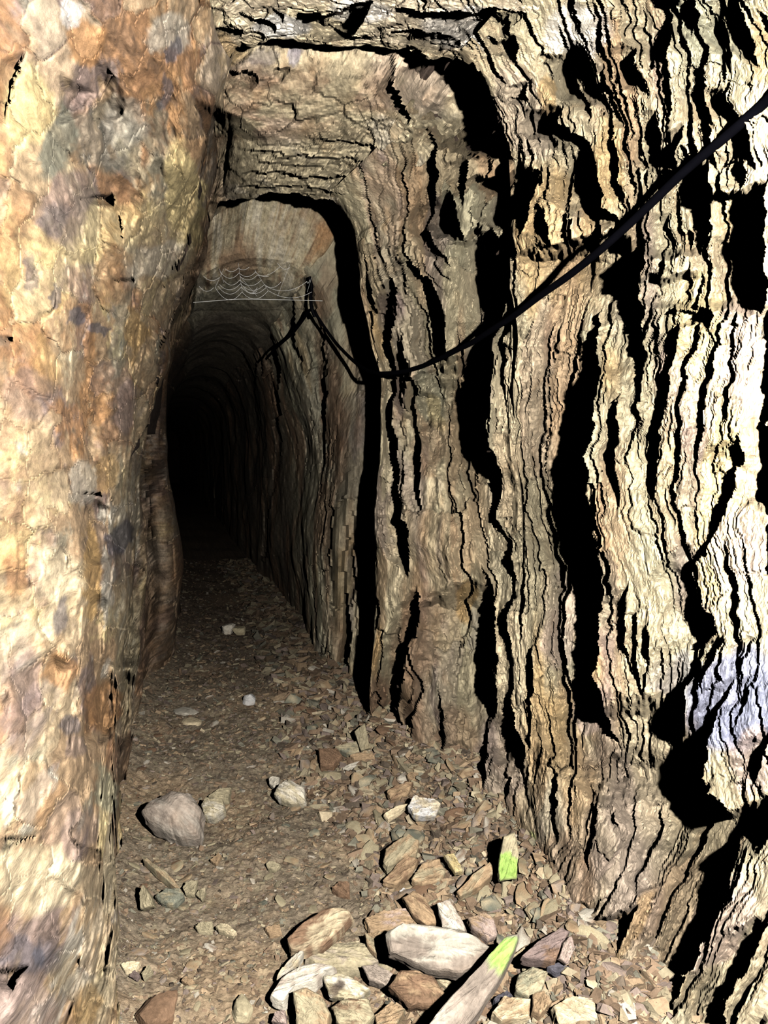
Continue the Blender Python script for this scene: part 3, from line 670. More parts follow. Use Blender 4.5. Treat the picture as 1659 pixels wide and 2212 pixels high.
def build_top():
    js = np.linspace(4.5, 7.75, 430)
    P, n = bore(D_TOP, js)
    P = P + n * (f3(P, 1.9, 3, 11) * 0.032)[..., None]
    x, y, zc = project(P)
    wx = 8 * f2(x / 40, y / 30, 4, 421); wy = 7 * f2(x / 34, y / 26, 4, 422)
    W = cracks_width(x + wx, y + wy)
    Wh = hgaps(x + wx, y + wy)
    flake = sm(y + 60 * sm(x, 640, 800), 285, 320) * (1 - sm(y - 90 * sm(x, 690, 800), 425, 440)) * sm(x, 460, 520) + .6 * (1 - sm(y, 95, 125)) * sm(x, 400, 520)
    fy = (y + 9 * f2(x / 26, y / 20, 3, 431)) * (1 + .2 * n2(x / 90, y / 60, 9))
    f1, _ = layer_relief(-fy + 4000 + .10 * x, x, 17, 13, 441, 50, 1.4, -.2)
    f2_, _ = layer_relief(-fy + 4000 + .2 * x, x, 8, 6, 442, 30, 1.2, -.1)
    phi = flow(x + wx, y); ph2 = phi + 5 * f2(phi / 20, y / 46, 3, 433)
    v1, _ = layer_relief(ph2, y, 26, 10, 443, 90, 1.4, 0)
    v2, _ = layer_relief(ph2, y, 10, 4, 444, 50, 1.2, -.1)
    rt = sm(x, 760, 860)
    k = parallax_to_depth(P, n, zc)
    disp = -np.minimum((W + (v1 + v2) * 1.8 * rt * (1 - .4 * flake)) * k, .3)
    disp -= 0.0030 * cracks_width(x + 10 * f2(x / 50, y / 50, 4, 221), y, RIDGES, True) * np.clip(zc / 2, .4, 2)
    disp -= (Wh * .0062 + (f1 + f2_) * flake * .0028) * np.clip(zc / 2.3, .4, 1.6)
    seeds = poisson(330, 1300, -400, 640, 74, 46, 260, 9)
    cid, edge = voronoi(x + 2 * wx, y + 2 * wy, seeds, 74, 46)
    cid = cid.reshape(x.shape); edge = edge.reshape(x.shape); z0 = np.zeros_like(cid)
    hc, hc2, hc3 = h2(cid, z0, 11), h2(cid, z0, 12), h2(cid, z0, 13)
    sx = np.array([s[0] for s in seeds])[cid]; sy = np.array([s[1] for s in seeds])[cid]
    rough = 1 - .6 * sm(y, 440, 460) 
    disp += ((hc - .5) * .03 * sm(edge, 0, .12) + ((hc2 - .5) * (x - sx) / 74 + (hc3 - .5) * (y - sy) / 46) * .02) * rough
    disp += .014 * f3(P, 8, 4, 451) + .005 * f3(P, 26, 3, 452) + .0018 * f3(P, 80, 2, 453)
    jf = np.repeat(js[None], P.shape[0], 0)
    disp -= .07 * (1 - sm(jf, 4.5, 4.8)) + .07 * sm(jf + .16 * kink(x / 40, y / 30, 3, 425), 7.36, 7.5)
    Q, dirn = push(P, n, disp, zc)
    c = np.broadcast_to(PAL['cream'], P.shape).copy()
    S = np.array([1, 1, 1.0])
    a = f3(P, 6, 5, 461, .6); b = f3(P, 8, 5, 462, .6); d = f3(P, 5, 4, 463); g = f3(P, 24, 4, 464, .6)
    c = mixc(c, 'tan', sm(a + .3 * g, .0, .45) * .8); c = mixc(c, 'pink', sm(d, .1, .5) * .5); c = mixc(c, 'khaki', sm(b, .1, .5) * .6)
    r1 = RIDGES[0]; beyond = sm(x - np.interp(y, r1[:, 0], r1[:, 1]), -2, 6) * sm(y, 180, 230) * (1 - sm(x, 470, 520))
    c = mixc(c, 'brown', beyond * .55)
    face = sm(y, 120, 170) * (1 - sm(y, 290, 320)) * (1 - sm(x, 820, 900))
    c = mixc(c, 'brown', face * (.55 + .3 * g)); c = mixc(c, 'tan', face * sm(a, 0, .4) * .5); c = mixc(c, 'khaki', face * sm(b, .1, .5) * .6)
    c = mixc(c, 'khaki', flake * .6); c = mixc(c, 'pale', flake * sm(a, 0, .4) * .5)
    face2 = sm(zc, 3.5, 3.8) * (1 - sm(zc, 4.5, 4.8))
    st = f2(x / 14, y / 70, 4, 471, .6)
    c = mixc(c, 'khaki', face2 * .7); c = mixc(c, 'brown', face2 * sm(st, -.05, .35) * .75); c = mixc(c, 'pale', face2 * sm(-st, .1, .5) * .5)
    c = mixc(c, 'greengrey', sm(zc, 4.45, 4.6) * .7); c = mixc(c, 'dark', sm(zc, 4.7, 5.6) * .7)  # inner roof: loss of light with depth painted in as 'dark'
    px = 12 * f2(x / 30, y / 30, 4, 481); py = 10 * f2(x / 30, y / 30, 4, 482)
    c = patches(c, x, y, [(360, 60, 50, 45, 0, 'white', .6), (375, 105, 14, 26, 10, 'slate', .8), (610, 60, 60, 28, 0, 'white', .7), (640, 120, 16, 24, 0, 'blue', .5), (560, 125, 40, 18, 0, 'slate', .6),
        (480, 110, 50, 40, 0, 'ochre', .5), (780, 20, 70, 30, 0, 'white', .5), (1020, 60, 120, 50, 0, 'white', .5), (430, 210, 24, 40, 0, 'slate', .35), (700, 540, 26, 70, 0, 'orange', .6), (500, 270, 80, 20, 0, 'khaki', .7)], px, py)
    c = c * (0.88 + 0.24 * hc3)[..., None]
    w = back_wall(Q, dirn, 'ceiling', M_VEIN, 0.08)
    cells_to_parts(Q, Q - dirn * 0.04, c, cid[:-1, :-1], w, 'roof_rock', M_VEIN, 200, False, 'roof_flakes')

build_right()
build_left()
build_top()
# end of the tunnel; its darkness is painted into the cap colour
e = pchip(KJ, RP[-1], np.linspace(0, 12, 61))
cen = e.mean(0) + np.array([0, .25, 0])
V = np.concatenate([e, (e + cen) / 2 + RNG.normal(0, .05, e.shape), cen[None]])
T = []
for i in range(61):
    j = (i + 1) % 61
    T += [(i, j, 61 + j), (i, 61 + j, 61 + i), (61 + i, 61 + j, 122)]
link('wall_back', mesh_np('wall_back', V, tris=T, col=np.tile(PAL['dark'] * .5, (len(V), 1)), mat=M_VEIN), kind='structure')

# ------------------------------------------------------------------ floor
_ds = np.concatenate([np.linspace(.2, 8, 400), np.linspace(8.1, 34, 60)])
_RF = pchip(RD, RP[:, 12], _ds)[:, 0]; _LF = pchip(RD, RP[:, 0], _ds)[:, 0]
def floor_z(X, Y, fine=False):
    X = np.asarray(X, float); Y = np.asarray(Y, float)
    r = np.interp(Y, _ds, _RF) - X; l = X - np.interp(Y, _ds, _LF)
    P = np.stack([X, Y, np.zeros_like(X)], -1)
    z = .16 * np.exp(-np.clip(r, 0, 9) / .16) * sm(Y, 4.6, 2.6) + .06 * np.exp(-np.clip(l, 0, 9) / .08)
    z = z + .02 * f3(P, 3, 3, 501) + .006 * f3(P, 14, 3, 502)
    if fine:
        k = np.clip(f3(P, 60, 2, 503), 0, 1)
        z = z + .004 * f3(P, 40, 3, 504) + .008 * k * k
    return z
def on_floor(px, py):
    r = ray(px, py); t = -EYE / r[..., 2]
    for _ in range(6):
        p = CAM + r * t[..., None] if np.ndim(t) else CAM + r * t
        t = -(EYE - floor_z(p[..., 0], p[..., 1])) / r[..., 2]
    return CAM + r * (t[..., None] if np.ndim(t) else t)

def build_floor():
    ds = np.concatenate([np.linspace(-.3, 1.3, 20, endpoint=False), 1 / np.linspace(1 / 1.3, 1 / 6.5, 420, endpoint=False), 1 / np.linspace(1 / 6.5, 1 / 34., 30)])
    u = np.linspace(-.14, 1.14, 330)
    L = np.interp(ds, _ds, _LF); R = np.interp(ds, _ds, _RF)
    X = L[:, None] + (R - L)[:, None] * u[None]; Y = np.repeat(ds[:, None], len(u), 1)
    Z = floor_z(X, Y, True)
    P = np.stack([X, Y, Z], -1)
    c = np.broadcast_to(lin(140, 127, 108), P.shape).copy()
    c = mixc(c, 'khaki', sm(f3(P, 30, 4, 511, .7), .15, .6) * .5); c = mixc(c, 'dark', sm(f3(P, 45, 4, 512, .7), .1, .6) * .6)
    c = mixc(c, 'tan', sm(f3(P, 3, 3, 513), 0, .6) * .4)
    c = mixc(c, 'dark', sm(Y + .5 * f3(P, 2, 3, 514), 3.2, 5.4) * .75)  # floor darkens with distance: light falloff painted into the soil colour
    nd, nj = P.shape[:2]; idx = np.arange(nd * nj).reshape(nd, nj)
    q = np.stack([idx[:-1, :-1], idx[:-1, 1:], idx[1:, 1:], idx[1:, :-1]], -1).reshape(-1, 4)
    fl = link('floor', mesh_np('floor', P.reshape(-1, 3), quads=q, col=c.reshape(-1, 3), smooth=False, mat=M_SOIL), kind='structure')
    return fl
FLOOR = build_floor()

# gravel: chips too many to count
def build_gravel(n=44000):
    r = np.random.default_rng(21)
    d = 1 / r.uniform(1 / 9., 1 / 1.35, n)
    bank = r.random(n) < .5
    u = np.where(bank, 1.14 - .55 * r.random(n) ** 1.3, r.uniform(-.08, 1.1, n))
    L = np.interp(d, _ds, _LF); R = np.interp(d, _ds, _RF); X = L + (R - L) * u
    Z = floor_z(X, d)
    s = .0024 + .008 * r.random(n) ** 4; s = s * np.where(bank, 2.0, .85) * np.clip(d / 2.4, .8, 1.8)
    box = np.array([(-1,-1,-1),(1,-1,-1),(1,1,-1),(-1,1,-1),(-1,-1,1),(1,-1,1),(1,1,1),(-1,1,1)], float)
    V = box[None] * (1 + r.uniform(-.5, .2, (n, 8, 3)))
    V = V * np.stack([s * r.uniform(.8, 1.9, n), s * r.uniform(.5, 1.1, n), s * r.uniform(.18, .5, n)], -1)[:, None]
    def rot(V, ang, a, b):
        c, s_ = np.cos(ang)[:, None], np.sin(ang)[:, None]
        x, y = V[..., a].copy(), V[..., b].copy(); V[..., a] = x * c - y * s_; V[..., b] = x * s_ + y * c
    rot(V, r.normal(0, .35, n), 0, 2); rot(V, r.normal(0, .35, n), 1, 2); rot(V, r.uniform(0, 6.3, n), 0, 1)
    V += np.stack([X, d, Z + s * .25], -1)[:, None]
    q = np.array([(0,3,2,1),(4,5,6,7),(0,1,5,4),(1,2,6,5),(2,3,7,6),(3,0,4,7)])
    Q = (q[None] + (np.arange(n) * 8)[:, None, None]).reshape(-1, 4)
    names = ['khaki', 'tan', 'brown', 'pale', 'greengrey', 'purple', 'dark', 'cream']
    pal = np.array([PAL[k] for k in names]); pick = r.choice(8, n, p=[.16, .18, .32, .03, .08, .1, .1, .03])
    col = (pal[pick] * .6 + lin(140, 127, 108) * .4) * (r.uniform(.6, 1.0, n) * (1 - .6 * sm(d, 3.2, 5.4)))[:, None]  # farther chips darker, painted falloff matching the floor
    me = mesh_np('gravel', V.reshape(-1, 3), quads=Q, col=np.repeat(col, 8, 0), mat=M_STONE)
    link('gravel', me, FLOOR, kind='stuff')
build_gravel()

# ------------------------------------------------------------------ loose stones
import bmesh
_ico = {}
def ico(sub):
    if sub not in _ico:
        bm = bmesh.new(); bmesh.ops.create_icosphere(bm, subdivisions=sub, radius=1)
        _ico[sub] = (np.array([v.co[:] for v in bm.verts]), np.array([[v.index for v in f.verts] for f in bm.faces])); bm.free()
    return _ico[sub]
def rock_mesh(name, dims, seed, col, col2=None, sub=4, cuts=9, layer=.0, moss=None, rough=.05, taper=0.0):
    """angular stone: a box cut by random planes, split-faced and grained; dims are half sizes"""
    r = np.random.default_rng(seed)
    D, T = ico(sub)
    Np = [(1,0,0),(-1,0,0),(0,1,0),(0,-1,0),(0,0,1),(0,0,-1)]; Dp = [1, 1, .95, .95, 1, 1]
    Np = [np.array(a, float) + r.normal(0, .13, 3) for a in Np]
    for _ in range(cuts):
        v = r.normal(0, 1, 3); v[2] *= .5; v /= np.linalg.norm(v); Np.append(v); Dp.append(r.uniform(.74, 1.12))
    rad = np.full(len(D), 9.0)
    for a, b in zip(Np, Dp):
        a = a / np.linalg.norm(a); k = D @ a
        rad = np.minimum(rad, np.where(k > .05, b / np.maximum(k, .05), 9))
    V = D * rad[:, None]
    V = V * (1 + rough * f3(D + seed, 2.2, 4, 600)[:, None])
    V[:, 1] *= 1 - taper * (V[:, 0] * .5 + .5)
    if layer: V[:, :2] *= 1 + layer * (n2(V[:, 2] * 5 + seed, V[:, 0] * .6, 3))[:, None]
    W = V * np.array(dims)
    c = np.broadcast_to(PAL[col], W.shape).copy()
    if col2: c = mixc(c, col2, sm(f3(D + seed, 1.5, 4, 601, .6), -.05, .4) * .85)
    c = c * (1 + .25 * f3(D * np.array([1, 3, 3]) + seed, 4, 3, 602))[:, None]
    c = c * .72
    if moss: c = mixc(c, 'moss', sm(V[:, 0] + .25 * f3(D + seed, 3, 3, 603), moss, moss + .2) * sm(V[:, 2] + V[:, 1] * .6, -.6, .0))
    return mesh_np(name, W, tris=T, col=np.clip(c, 0, 1), smooth=False, mat=M_STONE)

def stone(name, a, b, width, thick, col, label, cat='rock', col2=None, tilt=0.0, roll=0.0, pitch=None, sub=4, cuts=9, layer=.03, moss=None, lift=0.0, seed=None, taper=0.0, rough=.05):
    """stone whose long axis runs between two floor points seen at photo pixels a and b"""
    A = on_floor(*a); B = on_floor(*b)
    mid = (A + B) / 2; v = B - A; L = np.linalg.norm(v[:2])
    sd = seed if seed is not None else int(a[0] * 7 + b[1])
    me = rock_mesh(name, (L / 2, width / 2, thick / 2), sd, col, col2, sub, cuts, layer, moss, rough, taper)
    o = link(name, me, label=label, cat=cat)
    zf = float(floor_z(mid[0], mid[1]))
    o.location = (mid[0], mid[1], zf + thick * .36 + lift)
    o.rotation_euler = (roll, tilt, math.atan2(v[1], v[0]))
    return o

def slab_mesh(name, outline, normal, thick, dome, seed, col, col2=None, grain=(1, 0), moss=None, spot=None, rough=.004, shade=.68):
    """stone with an irregular outline (points in space): worn top, split edges, flat underside"""
    r = np.random.default_rng(seed)
    n = normal / np.linalg.norm(normal)
    O = np.array(outline); ctr = O.mean(0)
    m = 72
    seg = np.linalg.norm(np.roll(O, -1, 0) - O, axis=1); cum = np.concatenate([[0], np.cumsum(seg)])
    OO = np.concatenate([O, O[:1]])
    t = np.linspace(0, cum[-1], m, endpoint=False)
    ring = np.stack([np.interp(t, cum, OO[:, k]) for k in range(3)], -1)
    size = cum[-1] / 4
    jag = n2(t / size * 5 + seed, t * 0, seed)[:, None] * .035 + n2(t / size * 14 + seed, t * 0, seed + 1)[:, None] * .018
    ring = ctr + (ring - ctr) * (1 + jag)
    rows = []; h = []
    for k, (f, z) in enumerate([(.03, 1), (.14, 1), (.25, 1), (.36, 1), (.46, 1), (.56, 1), (.66, 1), (.75, 1), (.84, 1), (.93, .97), (.985, .88), (1.0, .7), (1.0, .45), (.99, .2), (.96, 0)]):
        rows.append(ctr + (ring - ctr) * f); h.append(thick * z - thick + dome * max(0, 1 - f * f))
    V = np.stack(rows); K = V.shape[0]
    u = ring[0] - ctr; a = math.atan2(u[1], u[0])
    ax = O[np.argmax(np.linalg.norm(O - ctr, axis=1))] - ctr; L = np.linalg.norm(ax); ax = ax / L; ay = np.cross(n, ax)
    Q = V - ctr; qa = Q @ ax; qb = Q @ ay
    gr = f2(qa / L * 1.8 + seed, qb / L * 11, 5, 700, .62); lump = f2(qa / L * 2.2 + seed, qb / L * 2.2, 3, 710)
    stepf = np.floor((qb / L * 5 + .35 * lump + seed * .37)) ; stepn = h2(stepf.astype(np.int64), np.zeros(stepf.shape, np.int64), seed) - .5
    top = np.clip(np.array([1, 1, 1, 1, 1, 1, 1, 1, 1, .8, .5, .2, 0, 0, 0]), 0, 1)[:, None]
    hh = np.array(h)[:, None] + top * (rough * 1.1 * gr + size * .05 * lump + rough * 1.6 * stepn)
    V = V + n * hh[..., None]
    side = (1 - top)[..., None]
    V = V + (V - ctr - n * (((V - ctr) @ n)[..., None])) * side * (.04 * f2(np.arange(m)[None] / 5.0 + 0 * qa, np.arange(K)[:, None] * 1.3 + 0 * qa, 2, seed))[..., None]
    c = np.broadcast_to(PAL[col], V.shape).copy()
    if col2: c = mixc(c, col2, sm(f2(qa / L * 1.5 + seed, qb / L * 4.5, 5, 720, .66), -.15, .4) * .85)
    c = c * (1 + .30 * gr + .12 * lump)[..., None] * shade
    if spot is not None: c = mixc(c, 'dark', .9 * (1 - sm(np.linalg.norm(Q - (spot - ctr), axis=2) / size + .2 * lump, .18, .36)))
    if moss is not None: c = mixc(c, 'moss', .9 * sm((np.array(moss[1]) - np.linalg.norm(Q - (moss[0] - ctr), axis=2)) / size + .10 * gr, .0, .12) * top)
    idx = np.arange(K * m).reshape(K, m); nx = np.roll(idx, -1, 1)
    q = np.stack([idx[:-1], idx[1:], nx[1:], nx[:-1]], -1).reshape(-1, 4)
    VV = V.reshape(-1, 3); CC = c.reshape(-1, 3)
    caps = [VV[:m].mean(0), VV[-m:].mean(0)]
    VV = np.concatenate([VV, caps]); CC = np.concatenate([CC, CC[:1], CC[-1:]])
    i = np.arange(m); j = (i + 1) % m
    T = np.concatenate([np.stack([i, j, np.full(m, K * m)], -1), np.stack([(K - 1) * m + j, (K - 1) * m + i, np.full(m, K * m + 1)], -1)])
    base = ctr - n * thick
    return mesh_np(name, VV - base, quads=q[:, ::-1] if False else q, tris=T, col=np.clip(CC, 0, 1), smooth=False, mat=M_STONE), base

def outlined(name, org, sc, pts, thick, col, label, cat='rock', col2=None, tau=22, side=0, dome=.0, lift=0.0, moss=None, spot=None, rough=.004, shade=.72):
    """stone whose top outline is seen at the given photo points; its lowest point touches the ground, the top leans tau degrees to the viewer"""
    p = np.array([(org[0] + x / sc, org[1] + y / sc) for x, y in pts], float)
    k = int(np.argmax(p[:, 1])); P0 = on_floor(*p[k]) ; zf = P0[2]
    # start of the plane: the near edge, raised by the visible thickness
    r0 = ray(*p[k]); t0 = (zf + thick * .75 + lift - EYE) / r0[2]; P0 = CAM + r0 * t0
    ta = math.radians(tau); sd = math.radians(side)
    n = np.array([math.sin(sd), -math.sin(ta), math.cos(ta)]); n /= np.linalg.norm(n)
    R_ = ray(p[:, 0], p[:, 1]); t = ((P0 - CAM) @ n) / (R_ @ n)
    O = CAM + R_ * t[:, None]
    def onp(q):
        rr = ray(org[0] + q[0] / sc, org[1] + q[1] / sc); return CAM + rr * (((P0 - CAM) @ n) / (rr @ n))
    seed = int(abs(pts[0][0] * 7 + pts[1][1] * 3)) % 997
    me, base = slab_mesh(name, O, n, thick, dome, seed, col, col2, moss=(onp(moss), moss[2]) if moss else None, spot=onp(spot) if spot else None, rough=rough, shade=shade)
    o = link(name, me, label=label, cat=cat); o.location = base
    return o

A1 = ((240, 1640), 3.19)
outlined('boulder', *A1, [(195,350),(260,280),(420,215),(540,230),(620,330),(612,430),(595,520),(500,528),(400,500),(280,440),(210,390)], .10, 'stone', 'large smooth wedge-shaped grey boulder lying on the dirt floor', col2='stone2', tau=38, dome=.05, rough=.002, shade=.9)
outlined('rock', *A1, [(615,310),(650,260),(770,270),(785,340),(700,400),(640,390)], .06, 'khaki', 'small pale grey stone touching the right side of the large boulder', col2='pale', tau=40, dome=.012, shade=.85)
outlined('rock', *A1, [(670,245),(750,195),(825,190),(805,262),(730,268)], .04, 'khaki', 'flat grey chip tucked behind the small pale stone by the large boulder', tau=25)
outlined('rock', *A1, [(1120,230),(1160,165),(1240,140),(1330,190),(1345,300),(1240,305),(1150,270)], .05, 'pale', 'whitish rounded rock lying alone in the middle of the floor', col2='khaki', tau=40, dome=.02, shade=.95)
outlined('rock', *A1, [(1085,130),(1110,115),(1160,120),(1155,170),(1120,195),(1090,170)], .035, 'pale', 'tiny pale cube-like stone just behind the whitish rounded rock', tau=45)
outlined('rock_slab', *A1, [(215,680),(240,672),(400,790),(475,882),(430,872),(300,765)], .03, 'khaki', 'long thin splinter near the left wall foot', 'slab', col2='tan')
outlined('rock_slab', *A1, [(300,940),(380,885),(480,890),(505,940),(420,1005),(340,980)], .03, 'greengrey', 'round grey plate near the left wall foot', 'slab', col2='khaki', tau=30, dome=.01)
outlined('rock', *A1, [(190,920),(215,860),(265,930),(290,1010),(200,1035)], .04, 'khaki', 'upright khaki stone left of the round grey plate', tau=50)
outlined('rock', *A1, [(490,880),(520,835),(592,830),(572,930),(510,925)], .03, 'khaki', 'square grey stone behind the round grey plate', tau=35)
outlined('rock', *A1, [(580,930),(610,890),(652,910),(620,965)], .025, 'khaki', 'little grey stone right of the round grey plate', tau=40)
outlined('rock', *A1, [(65,1410),(110,1385),(200,1390),(170,1440),(90,1450)], .02, 'cream', 'cream chip at the foot of the left wall', shade=.9)
outlined('rock', *A1, [(118,1492),(160,1450),(195,1480),(170,1522)], .02, 'purple', 'small grey stone below the cream chip', tau=40)
outlined('rock', *A1, [(205,1470),(260,1410),(282,1450),(220,1512)], .025, 'khaki', 'khaki stone right of the small grey stone', tau=35)
outlined('rock', *A1, [(580,1150),(620,1115),(700,1120),(700,1180),(600,1190)], .02, 'khaki', 'khaki chip in mid floor, left of two chips side by side')
outlined('rock', *A1, [(720,1155),(750,1125),(810,1135),(865,1190),(840,1215),(740,1180)], .02, 'cream', 'striped cream chip in mid floor, right of two chips', col2='khaki', tau=30)
outlined('rock', *A1, [(1065,720),(1110,695),(1172,730),(1120,762),(1080,750)], .02, 'khaki', 'lozenge-shaped khaki stone in the middle of the floor', tau=30)
outlined('rock', *A1, [(680,690),(740,640),(762,660),(720,722)], .02, 'tan', 'small tan stone in front of the large boulder', tau=35)
outlined('rock', *A1, [(1520,880),(1570,835),(1645,850),(1645,932),(1560,912)], .025, 'brown', 'brown stone with a dark outline above the foreground slabs')
outlined('rock', *A1, [(1060,1160),(1160,1130),(1175,1190),(1090,1205)], .02, 'tan', 'half-buried tan stone left of the brown cream-edged slab')
outlined('rock', *A1, [(480,1520),(520,1490),(575,1530),(540,1560)], .02, 'tan', 'rounded tan stone in the dirt right of the cream chip', tau=30)

A2 = ((560, 1900), 2.37)
outlined('rock_slab', *A2, [(150,340),(145,290),(230,210),(340,140),(440,135),(480,180),(420,240),(330,330),(220,360)], .045, 'brown', 'brown slab with a cream split edge at the head of the foreground slabs', 'slab', 'cream', tau=25, lift=.03)
outlined('rock_slab', *A2, [(85,500),(130,430),(190,365),(230,360),(200,420),(130,490)], .03, 'pale', 'thin cream splinter beside the left tip of the long curved slab', 'slab', 'cream', lift=.02)
outlined('rock_slab', *A2, [(240,390),(300,330),(480,305),(560,330),(620,410),(500,440),(380,440),(280,420)], .04, 'khaki', 'flat grey brown slab behind the long pale pointed slab', 'slab', 'stone', tau=12)
outlined('rock_slab', *A2, [(58,585),(110,500),(200,440),(280,420),(405,440),(340,462),(280,520),(180,545),(120,617)], .045, 'pale', 'long pale grey slab pointing left out of the foreground pile', 'slab', 'stone', tau=20, lift=.02, shade=.8)
outlined('rock', *A2, [(320,490),(400,475),(480,500),(572,560),(500,612),(360,602)], .06, 'khaki', 'pale block with a round black stain below the long pale slab', col2='pale', tau=42, spot=(400,550), shade=.85)
outlined('rock', *A2, [(165,570),(240,545),(320,590),(365,680),(350,762),(190,762)], .07, 'khaki', 'yellowish brown block under the tip of the long pale slab', col2='tan', tau=40, dome=.01)
outlined('rock', *A2, [(60,720),(80,670),(130,665),(140,740)], .05, 'pink', 'small pinkish stone at the lower edge left of the yellowish block', tau=40)
outlined('rock', *A2, [(370,650),(430,600),(560,610),(592,690),(540,760),(400,742)], .06, 'khaki', 'rough khaki block below the black-stained block', col2='brown', tau=38, dome=.01)
outlined('rock', *A2, [(590,690),(680,615),(748,660),(700,742),(600,752)], .06, 'tan', 'tan block at the lower edge left of the mossy slab', col2='khaki', tau=38)
outlined('rock', *A2, [(525,440),(600,430),(690,480),(655,545),(560,512)], .05, 'stone', 'dark grey stone wedged under the left end of the big grey slab', tau=40)
outlined('rock', *A2, [(660,540),(720,460),(800,455),(890,490),(950,580),(900,650),(760,652)], .06, 'brown', 'rounded brown block between the big grey slab and the mossy slab', col2='tan', tau=42, dome=.02)
outlined('rock', *A2, [(540,270),(640,260),(665,380),(600,392),(550,330)], .05, 'tan', 'tan stone against the left end of the big grey slab', col2='khaki', tau=30)
outlined('rock_slab', *A2, [(540,190),(660,150),(760,140),(805,190),(780,218),(640,252),(570,252)], .035, 'tan', 'flat pinkish tan slab behind the big grey slab', 'slab', 'pink', tau=15)
outlined('rock', *A2, [(735,90),(790,52),(850,90),(925,222),(860,236),(790,190)], .04, 'tan', 'rounded brown plate propped behind the pale upright splinter', col2='brown', tau=45, dome=.01)
outlined('rock_slab', *A2, [(910,115),(970,95),(1030,190),(1065,262),(940,240)], .035, 'pale', 'pale grey upright splinter behind the big grey slab', 'slab', 'stone', tau=40, lift=.03, shade=.85)
outlined('rock', *A2, [(1070,190),(1160,160),(1205,200),(1222,282),(1170,312),(1090,242)], .05, 'pink', 'pinkish grey stone right of the pale upright splinter', col2='tan', tau=42, dome=.015)
outlined('rock_slab', *A2, [(672,362),(662,260),(720,213),(860,230),(1080,268),(1200,338),(1150,392),(1040,480),(860,452),(760,402)], .06, 'stone', 'big grey and white slab lying across the foreground pile', 'slab', 'pale', tau=38, lift=.05, shade=.62)
outlined('rock', *A2, [(885,490),(1000,480),(960,552)], .04, 'cream', 'cream chip under the right end of the big grey slab', tau=35)
outlined('rock_slab', *A2, [(800,830),(960,620),(1150,410),(1270,275),(1332,268),(1312,350),(1220,520),(1130,660),(960,880)], .05, 'stone', 'long narrow slab with a bright green mossy tip', 'slab', 'stone2', tau=30, lift=.09, moss=(1262,375,.05), shade=.64)
outlined('rock_slab', *A2, [(1345,385),(1440,300),(1550,243),(1592,260),(1545,350),(1520,412),(1400,402)], .05, 'purple', 'dark grey triangular slab right of the mossy tip', 'slab', 'brown', tau=35, lift=.02)
outlined('rock', *A2, [(1410,392),(1470,365),(1517,400),(1460,432)], .03, 'pink', 'small pink stone in front of the dark triangular slab', tau=35, lift=.02, shade=.85)
outlined('rock', *A2, [(1535,402),(1560,320),(1600,280),(1622,350),(1580,432)], .04, 'pink', 'upright oval stone leaning against the wall foot', col2='stone', tau=50, lift=.02)
outlined('rock', *A2, [(1475,442),(1540,425),(1592,445),(1520,472)], .02, 'slate', 'dark grey oval pebble in front of the upright oval stone', lift=.02)
outlined('rock', *A2, [(1310,562),(1330,480),(1400,440),(1482,470),(1450,562),(1380,602)], .05, 'khaki', 'khaki block right of the mossy slab', col2='green', tau=38)
outlined('rock', *A2, [(1200,605),(1270,565),(1302,590),(1230,642)], .04, 'slate', 'dark stone in the gap under the mossy slab', tau=30)
outlined('rock_slab', *A2, [(1195,672),(1250,590),(1400,610),(1385,702),(1240,722)], .05, 'cream', 'cream layered slab at the lower edge right of the mossy slab', 'slab', 'tan', tau=30)
outlined('rock_slab', *A2, [(1510,642),(1600,590),(1720,600),(1745,722),(1540,742)], .05, 'cream', 'broad cream slab at the lower edge near the right wall', 'slab', 'tan', tau=32)
outlined('rock', *A2, [(1400,580),(1460,560),(1500,620),(1440,690),(1400,660)], .05, 'tan', 'tan stone wedged between the two cream slabs at the lower edge', tau=32)

A3 = ((700, 1540), 3.318)
outlined('rock_slab', *A3, [(420,1062),(440,970),(520,910),(610,858),(682,900),(660,1000),(560,1032),(450,1112)], .045, 'khaki', 'flat khaki plate tilted on the bank, left of three', 'slab', 'tan', tau=30, lift=.02)
outlined('rock_slab', *A3, [(418,1202),(520,1080),(600,1010),(682,1040),(640,1132),(520,1232)], .035, 'tan', 'brown plate below the tilted khaki plate on the bank', 'slab', 'brown', tau=28)
outlined('rock_slab', *A3, [(620,1192),(700,1070),(830,1040),(872,1142),(830,1202),(700,1232)], .04, 'tan', 'tan plate in the middle of the bank of rubble', 'slab', 'khaki', tau=30)
outlined('rock', *A3, [(858,1012),(930,1000),(1002,1132),(940,1142)], .03, 'yellow', 'yellowish stone with a white corner on the bank', col2='khaki', tau=40, lift=.02)
outlined('rock_slab', *A3, [(958,1272),(1070,1150),(1192,1060),(1222,1142),(1130,1232),(980,1312)], .04, 'tan', 'long tan plate left of the mossy upright stone', 'slab', 'khaki', tau=35, lift=.01)
outlined('rock_slab', *A3, [(425,722),(520,660),(602,650),(560,692),(460,757)], .025, 'cream', 'pale cream plate at the left of the white crushed rock', 'slab', tau=30, lift=.02, shade=.95)
outlined('rock', *A3, [(600,662),(640,590),(740,600),(842,640),(800,722),(660,732)], .05, 'white', 'white crushed quartz lump at the foot of the right wall', col2='cream', tau=40, lift=.02, rough=.012, shade=.95)
outlined('rock_slab', *A3, [(80,242),(240,190),(252,272),(180,292)], .04, 'khaki', 'grey plate leaning against the foot of the doorway-like rib', 'slab', 'greengrey', tau=35)
outlined('rock_slab', *A3, [(218,130),(290,68),(332,250),(262,272)], .04, 'khaki', 'upright plate at the very foot of the rib', 'slab', tau=55)
outlined('rock_slab', *A3, [(-40,252),(90,240),(132,300),(60,372),(-30,372)], .04, 'brown', 'dark brown plate on the dim floor left of the rib', 'slab', tau=25)
